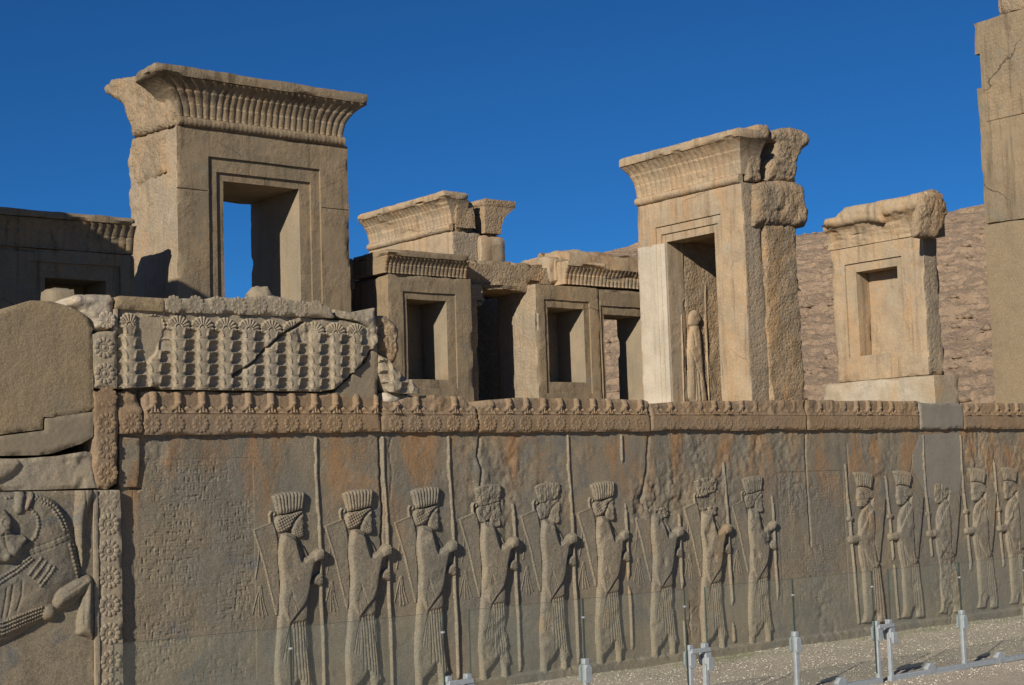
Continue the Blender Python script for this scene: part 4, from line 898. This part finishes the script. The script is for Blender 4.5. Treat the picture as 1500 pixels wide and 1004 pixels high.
wl = solid('wall_block', [('+', 12.85, 13.44, 21.0, 21.6, ZF, 4.95), ('+', 13.0, 13.46, 20.9, 21.6, 5.0, 5.5)], M_rough, None, res=.08, chip=.06, rough=.02, seed=33)
wl['label'] = 'shaded rough wall block filling the gap between the great door and the first window'; wl['category'] = 'wall block'

# ---- sunlit gate of the portico's east wall (faces left)
def side_gate(name_label, X, y0, y1, o0, o1, zroll, ztop, zdoor, steps, seed, n_fl, proj=.36, thick=1.3, back=True, mat=M_warm, wear=.35, ft=.75, lo_mat=None, zlo=5.2, closed=False, group=None, wc=None):
    g = thing('stone_gate', name_label, 'stone gate', (X+thick/2, (y0+y1)/2, ZF))
    ops = [('+', X, X+ft, y0, y1, ZF, zroll)]
    for a, b, z, dd in steps: ops.append(('-', X-.1, X+dd, a, b, ZF-1, z))
    ops.append(('-', X-1, X+3, o0, o1, ZF-1, zdoor))
    solid('door_frame', ops, mat, g, res=.065, chip=.035, rough=.005, seed=seed, side=(M_pit, (0, 1, 0)))
    return g
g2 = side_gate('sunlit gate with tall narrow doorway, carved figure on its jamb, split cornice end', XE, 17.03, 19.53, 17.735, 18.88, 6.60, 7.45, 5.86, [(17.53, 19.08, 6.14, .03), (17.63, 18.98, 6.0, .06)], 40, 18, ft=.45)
solid('repair_pilaster', [('+', XE-.012, XE+.2, 18.885, 19.545, ZF, 5.84), ('-', XE-.1, XE+.012, 18.885, 18.985, ZF, 6), ('-', XE-.1, XE+.0, 18.985, 19.08, ZF, 6)], M_white, g2, res=.07, chip=.02, rough=.003, seed=41)
solid('rough_jamb', [('+', XE+.45, XE+1.27, 16.99, 17.74, ZF, 5.95), ('+', XE+.45, XE+1.36, 18.885, 19.5, ZF, 5.95)], M_rough, g2, res=.05, chip=.10, rough=.03, seed=42)
solid('back_frame', [('+', XE+1.30, XE+1.62, 17.3, 19.5, ZF, 6.6), ('-', XE+1.2, XE+1.7, 17.8, 18.8, ZF-1, 5.9)], M_gate, g2, res=.08, chip=.05, rough=.01, seed=43)
carve('broken_block', pz([(265, 560), (345, 530), (480, 520), (610, 540), (660, 560), (685, 600), (690, 720), (708, 760), (712, 860), (690, 905), (610, 905), (500, 890), (330, 905), (262, 900)], 16.93, (1060, 170), 5.58), 16.93, .65, .025, break_h(.05, 5, 44, .08), M_rough, g2, chip=.06, seed=44, angle=70)
solid('broken_core', [('+', XE+.3, XE+1.4, 17.5, 19.4, 5.9, 6.9)], M_rough, g2, res=.1, chip=.1, rough=.05, rnd=7, seed=45)
cornice('front', (XE, 19.53), (XE, 17.03), OUT_W, 6.58, .86, .22, 20, M_warm, g2, thick=.42, seed=46, wear=.4, fl_depth=.024, side=(.16, .22))
GE = lambda pts, Y: pz(pts, Y, (1060, 170), 5.58)
carve('cornice_end', GE([(200, 528), (204, 300), (210, 225), (275, 195), (275, 120), (295, 62), (372, 72), (392, 112), (388, 182), (345, 205), (322, 260), (318, 420), (325, 525), (290, 537)], 16.97), 16.97, .4, .022, break_h(.045, 6, 47, .05), M_rough, g2, chip=.05, seed=47, angle=70)
carve('cornice_end', GE([(345, 527), (372, 500), (375, 400), (400, 350), (448, 290), (450, 215), (398, 195), (402, 122), (500, 90), (560, 86), (660, 106), (700, 138), (718, 190), (710, 235), (660, 270), (630, 330), (618, 400), (612, 538), (560, 530)], 17.0), 17.0, .45, .022, break_h(.05, 6, 49, .06), M_rough, g2, chip=.05, seed=49, angle=70)
cornice('back', (XE+1.33, 17.35), (XE+1.33, 19.5), (1, 0), 6.72, .86, .42, 18, M_rough, g2, thick=.40, seed=48, rows=1, fl_depth=.012, wear=.8, roll=False, fillet=.2)
# figure carved on the far jamb of the sunlit gate (plane y = 18.88, facing the viewer)
def jamb_figure():
    JY = 18.88; pzj = lambda pts: np.array([onY(880+a/2.1816, 160+b/2.1827, JY)[[0, 2]] for a, b in pts])
    pzj = lambda pts: pz(pts, JY, (960, 440), 6.275)
    bodyp = pzj([(300, 960), (300, 700), (292, 480), (300, 340), (325, 250), (300, 215), (305, 130), (345, 90), (385, 100), (410, 150), (412, 200), (385, 225), (405, 300), (415, 420), (425, 560), (442, 720), (465, 900), (468, 960)])
    pole = pzj([(455, -200), (462, 200), (478, 600), (490, 960)]); pole2 = pzj([(240, 140), (248, 440), (262, 960)])
    lo = bodyp.min(0)-.15; hi = bodyp.max(0)+.15; hi[1] = pzj([(0, -180)])[0][1]; X, Z = np.meshgrid(np.arange(lo[0], hi[0], .012), np.arange(lo[1], hi[1], .012), indexing='ij')
    n = fbm(X*8, 0*X, Z*8, 3, 3)-.5; H = dome(sdist(smooth_poly(bodyp, 1), X, Z), .07, .1)
    for p in ([(305, 470), (340, 570), (400, 720)], [(360, 650), (372, 920)], [(385, 680), (405, 920)], [(330, 300), (345, 420)], [(345, 620), (350, 920)], [(330, 240), (390, 235)]): H = H-.015*gro(ldist(pzj(p), X, Z), .015)*(H > .02)
    H = np.maximum(H, cyl(ldist(pole, X, Z), .022, .025)); H = np.maximum(H, cyl(ldist(pole2, X, Z), .018, .02)); H = np.maximum(H, dome(sdist(pzj([(530, 960), (525, 600), (545, 330), (575, 480), (580, 960)]), X, Z), .04, .05)); H = H+n*.02*(H > 0)
    patch('jamb_figure', X, Z, H, 0, False, M_warm, g2, eps=.002, y=JY)
jamb_figure()

# ---- inner gate far behind, facing left
IX = 18.5
g3 = side_gate('distant gate seen behind the windows, sunlit fluted cornice with a broken split end', IX, 25.06, 28.15, 26.0, 27.2, 7.0, 7.75, 6.1, [(25.7, 27.5, 6.4, .04)], 60, 22)
cornice('front', (IX, 28.15), (IX, 25.06), OUT_W, 6.98, .80, .23, 24, M_warm, g3, thick=.40, seed=61, wear=.4, side=(.05, .12))
solid('broken_block', [('+', IX+.05, IX+.62, 25.02, 25.5, 7.0, 7.62)], M_rough, g3, res=.07, chip=.12, rough=.04, rnd=7, seed=62)
solid('broken_block', [('+', IX+.62, IX+1.42, 25.0, 27.5, 6.3, 6.98)], M_warm, g3, res=.09, chip=.06, rough=.02, rnd=7, seed=63)
solid('rough_jamb', [('+', IX+.7, IX+1.45, 25.05, 25.9, ZF, 6.3)], M_rough, g3, res=.1, chip=.06, rough=.03, seed=65)
cornice('back', (IX+1.25, 25.0), (IX+1.25, 27.5), (1, 0), 6.99, .74, .40, 18, M_rough, g3, thick=.42, seed=64, rows=1, fl_depth=.012, wear=.5, roll=False)

# ---- blind niche on the right (faces left)
n1 = thing('stone_niche', 'blind window niche standing alone on a pale base beside the tall pier', 'stone niche', (XE+.4, 14.4, ZF))
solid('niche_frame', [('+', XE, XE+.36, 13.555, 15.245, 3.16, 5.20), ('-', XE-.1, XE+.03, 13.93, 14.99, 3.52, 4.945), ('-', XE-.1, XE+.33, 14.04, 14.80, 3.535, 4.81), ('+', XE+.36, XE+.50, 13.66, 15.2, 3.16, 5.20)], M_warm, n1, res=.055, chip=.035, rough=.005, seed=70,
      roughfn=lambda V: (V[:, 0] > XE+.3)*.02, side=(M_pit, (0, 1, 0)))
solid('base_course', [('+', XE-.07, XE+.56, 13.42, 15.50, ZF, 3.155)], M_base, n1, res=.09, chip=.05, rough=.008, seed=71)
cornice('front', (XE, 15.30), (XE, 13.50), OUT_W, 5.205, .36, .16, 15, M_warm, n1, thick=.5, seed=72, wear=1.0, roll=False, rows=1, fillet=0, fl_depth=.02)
NZ = lambda pts, X: px_(pts, X, (1180, 260), 2.954)
carve('broken_cornice', NZ([(62, 192), (75, 180), (120, 172), (130, 150), (160, 130), (330, 97), (420, 80), (470, 68), (523, 57), (512, 130), (330, 166), (325, 196), (240, 190), (110, 217), (66, 214)], XE-.20), XE-.20, .40, .022, break_h(.03, 5, 73, .05), M_warm, n1, face='x', chip=.05, seed=73, angle=70)
carve('cornice_end', pz([(510, 62), (560, 48), (590, 54), (604, 90), (630, 150), (600, 230), (575, 262), (515, 262), (482, 255), (488, 150), (500, 132)], 13.30, (1180, 260), 2.954), 13.30, .10, .018, break_h(.035, 6, 74, .05), M_rough, n1, chip=.04, seed=74, angle=70)

# ---- tall pier at the right edge
t1 = thing('stone_pier', 'very tall limestone pier at the right edge with inscription and notched side', 'stone pier', (XE+.8, 11.7, ZF))
solid('pier_shaft', [('+', XE, XE+1.6, 11.12, 12.50, ZF, 5.18)], M_tan, t1, res=.09, chip=.03, rough=.004, seed=80)
solid('pier_shaft', [('+', XE+.004, XE+1.6, 11.12, 12.48, 5.184, 8.08), ('-', XE-.1, XE+2, 12.40, 12.6, 7.13, 7.62)], M_gate, t1, res=.09, chip=.03, rough=.004, seed=81)
solid('broken_capital', [('+', XE+.2, XE+1.5, 11.12, 12.24, 8.085, 8.9)], M_rough, t1, res=.06, chip=.12, rough=.04, rnd=7, seed=82)
def pier_script():
    ys = np.arange(11.15, 12.36, .0095); zs = np.arange(6.62, 8.04, .0095); Yg, Zg = np.meshgrid(ys, zs, indexing='ij'); H = np.full(Yg.shape, .004); rs = np.random.RandomState(8)
    for r in range(26):
        z = 8.0-r*.052; y = 12.32
        while y > 11.2:
            w = .03+.05*rs.rand()
            for q in range(rs.randint(1, 4)):
                yy, zz = y-rs.rand()*w, z+(rs.rand()-.5)*.02; L = .012+.012*rs.rand(); a, b = (L, .006) if rs.rand() < .5 else (.006, L)
                H -= .008*np.clip(1-np.abs(Yg-yy)/a, 0, 1)**.5*np.clip(1-np.abs(Zg-zz)/b, 0, 1)**.5
            y -= w+.012
    H += (fbm(Yg*4, 0*Yg, Zg*4, 3, 3)-.5)*.004; d = np.minimum(np.minimum(Yg-ys[0], ys[-1]-Yg), np.minimum(Zg-zs[0], zs[-1]-Zg)); H = np.where(d < .005, -.02, H+.010)
    idx = np.arange(Yg.size).reshape(Yg.shape); Fq = np.stack([idx[:-1, :-1], idx[:-1, 1:], idx[1:, 1:], idx[1:, :-1]], -1).reshape(-1, 4)
    raw_mesh('inscription', np.stack([XE-H, Yg, Zg], -1).reshape(-1, 3), Fq, M_gate, t1, 0)
pier_script()

# ---- gate of the portico's west side: outside the picture on the left, its shadow lies on the window and the great door
g4 = side_gate('gate of the west side standing just outside the view on the left', 3.1, 17.15, 19.5, 17.8, 18.8, 6.6, 7.4, 5.85, [(17.6, 19.0, 6.1, .04)], 90, 18)
solid('cornice_fillet', [('+', 2.75, 4.5, 17.15, 19.6, 7.0, 7.39)], M_warm, g4, res=.3, chip=.03, rough=.004, seed=92)
solid('broken_core', [('+', 3.2, 4.4, 17.2, 19.45, ZF, 6.98), ('-', 3, 5, 17.8, 18.8, ZF-1, 5.9)], M_warm, g4, res=.3, chip=.03, rough=.004, rnd=7, seed=93)

# ------------------------------------------------------------------ glass barrier
M_steel = plain('painted_steel', (.33, .355, .36), .5, .1, .12, .08, 25)
M_edge = plain('glass_edge', (.05, .075, .065), .2, 0, .1, 0, 10)
def glass_mat():
    m = bpy.data.materials.new('barrier_glass'); m.use_nodes = True; t = m.node_tree; N = t.nodes; b = N['Principled BSDF']; N.remove(b); out = N['Material Output']
    tr = N.new('ShaderNodeBsdfTransparent'); tr.inputs[0].default_value = (.965, .98, .968, 1); gl = N.new('ShaderNodeBsdfGlossy'); gl.inputs['Roughness'].default_value = .03
    lw = N.new('ShaderNodeLayerWeight'); lw.inputs[0].default_value = .5; pw = N.new('ShaderNodeMath'); pw.operation = 'POWER'; t.links.new(lw.outputs['Facing'], pw.inputs[0]); pw.inputs[1].default_value = 4.0; fr_ = N.new('ShaderNodeMath'); fr_.operation = 'MULTIPLY_ADD'; t.links.new(pw.outputs[0], fr_.inputs[0]); fr_.inputs[1].default_value = .35; fr_.inputs[2].default_value = .03; mx = N.new('ShaderNodeMixShader')
    df = N.new('ShaderNodeBsdfDiffuse'); df.inputs[0].default_value = (.45, .48, .42, 1); ns = N.new('ShaderNodeTexNoise'); ns.inputs['Scale'].default_value = 6; ns.inputs['Detail'].default_value = 6
    rr = N.new('ShaderNodeMapRange'); t.links.new(ns.outputs['Fac'], rr.inputs[0]); rr.inputs[3].default_value = .0; rr.inputs[4].default_value = .07
    m2 = N.new('ShaderNodeMixShader'); t.links.new(fr_.outputs[0], mx.inputs[0]); t.links.new(tr.outputs[0], mx.inputs[1]); t.links.new(gl.outputs[0], mx.inputs[2])
    t.links.new(rr.outputs[0], m2.inputs[0]); t.links.new(mx.outputs[0], m2.inputs[1]); t.links.new(df.outputs[0], m2.inputs[2]); t.links.new(m2.outputs[0], out.inputs[0]); return m
M_glass = glass_mat()
BYf = 8.66
def boxes(name, bl, mat, parent):
    V = []; Fq = []
    for (a, b, c, d, e, f) in bl:
        k = len(V); V += [(x, y, z) for x in (a, b) for y in (c, d) for z in (e, f)]
        Fq += [tuple(k+i for i in q) for q in ((0, 1, 3, 2), (4, 6, 7, 5), (0, 4, 5, 1), (2, 3, 7, 6), (0, 2, 6, 4), (1, 5, 7, 3))]
    o = raw_mesh(name, np.array(V), np.array(Fq), mat, parent, 30)
    bv = o.modifiers.new('bevel', 'BEVEL'); bv.width = .004; bv.segments = 2; bv.limit_method = 'ANGLE'; return o
def octo(name, x, y, z, w, h, t, mat, parent):
    c = .3; P = [(-w/2, -h/2+c*w), (-w/2+c*w, -h/2), (w/2-c*w, -h/2), (w/2, -h/2+c*w), (w/2, h/2-c*w), (w/2-c*w, h/2), (-w/2+c*w, h/2), (-w/2, h/2-c*w)]
    me = bpy.data.meshes.new(name); V = [(x+a, y-t/2, z+b) for a, b in P]+[(x+a, y+t/2, z+b) for a, b in P]; n = 8
    me.from_pydata(V, [], [tuple(range(n)), tuple(range(2*n-1, n-1, -1))]+[(i, i+n, (i+1) % n+n, (i+1) % n) for i in range(n)]); me.materials.append(mat)
    o = bpy.data.objects.new(name, me); link(o, parent); bv = o.modifiers.new('bevel', 'BEVEL'); bv.width = .006; bv.segments = 2; return o
def post(parent, x, pos):
    p = boxes('post', [(x-.018, x+.018, BYf-.018, BYf+.018, -.02, .46)], M_steel, parent); p['label'] = pos
    octo('clamp_plate', x, BYf-.03, .395, .066, .135, .025, M_steel, p); octo('clamp_plate', x, BYf+.03, .395, .066, .135, .02, M_steel, p)
    boxes('post_cap', [(x-.022, x+.022, BYf-.024, BYf+.024, .461, .505)], M_steel, p)
PX = 4.98+.0; STEP = 2.46
# panels run pair - single - pair; centres measured in the photograph
PAIRS = [3.72, 6.335, 8.66, 10.95, 13.25, 15.55]
for i, (a, b) in enumerate(zip(PAIRS[:-1], PAIRS[1:])):
    lab = ['glass barrier panel at the lower left, only its right end post in view', 'glass barrier panel in front of the fourth and fifth guards', 'glass barrier panel in front of the last guards of the file', 'glass barrier panel with its full bottom rail in view at the lower right', 'glass barrier panel leaving the picture at the right edge'][i]
    f = thing('glass_barrier', lab, 'glass barrier', ((a+b)/2, BYf, -.03), 'glass barrier panels along the wall')
    xa, xb, xm = a+.085, b-.085, (a+b)/2
    for x in (xa, xm, xb): post(f, x, 'end post' if x != xm else 'middle post')
    boxes('bottom_rail', [(xa-.03, xb+.03, BYf-.022, BYf+.022, -.03, .02)], M_steel, f)
    for x in (xa+.55, xm+.55): octo('rail_foot', x, BYf, .03, .13, .09, .05, M_steel, f)
    for u, v in ((xa+.03, xm-.004), (xm+.004, xb-.03)):
        gl = boxes('glass_pane', [(u, v, BYf-.005, BYf+.005, .06, .937)], M_glass, f); gl.modifiers.clear()
        boxes('pane_edge', [(u-.0035, u, BYf-.006, BYf+.006, .06, .937)], M_edge, gl).modifiers.clear(); boxes('pane_edge', [(v, v+.0035, BYf-.006, BYf+.006, .06, .937)], M_edge, gl).modifiers.clear()
        boxes('pane_edge', [(u, v, BYf-.006, BYf+.006, .937, .9385)], M_edge, gl).modifiers.clear()
    boxes('clip', [(xm-.012, xm+.012, BYf-.012, BYf+.012, .795, .81)], M_steel, f); boxes('clip', [(xb-.042, xb-.018, BYf-.012, BYf+.012, .795, .81)], M_steel, f)
    if i < len(PAIRS)-2: boxes('link_bar', [(xb-.02, xb+.19, BYf-.05, BYf-.032, .44, .475), (xb+.13, xb+.19, BYf-.075, BYf-.05, .30, .40)], M_steel, f)
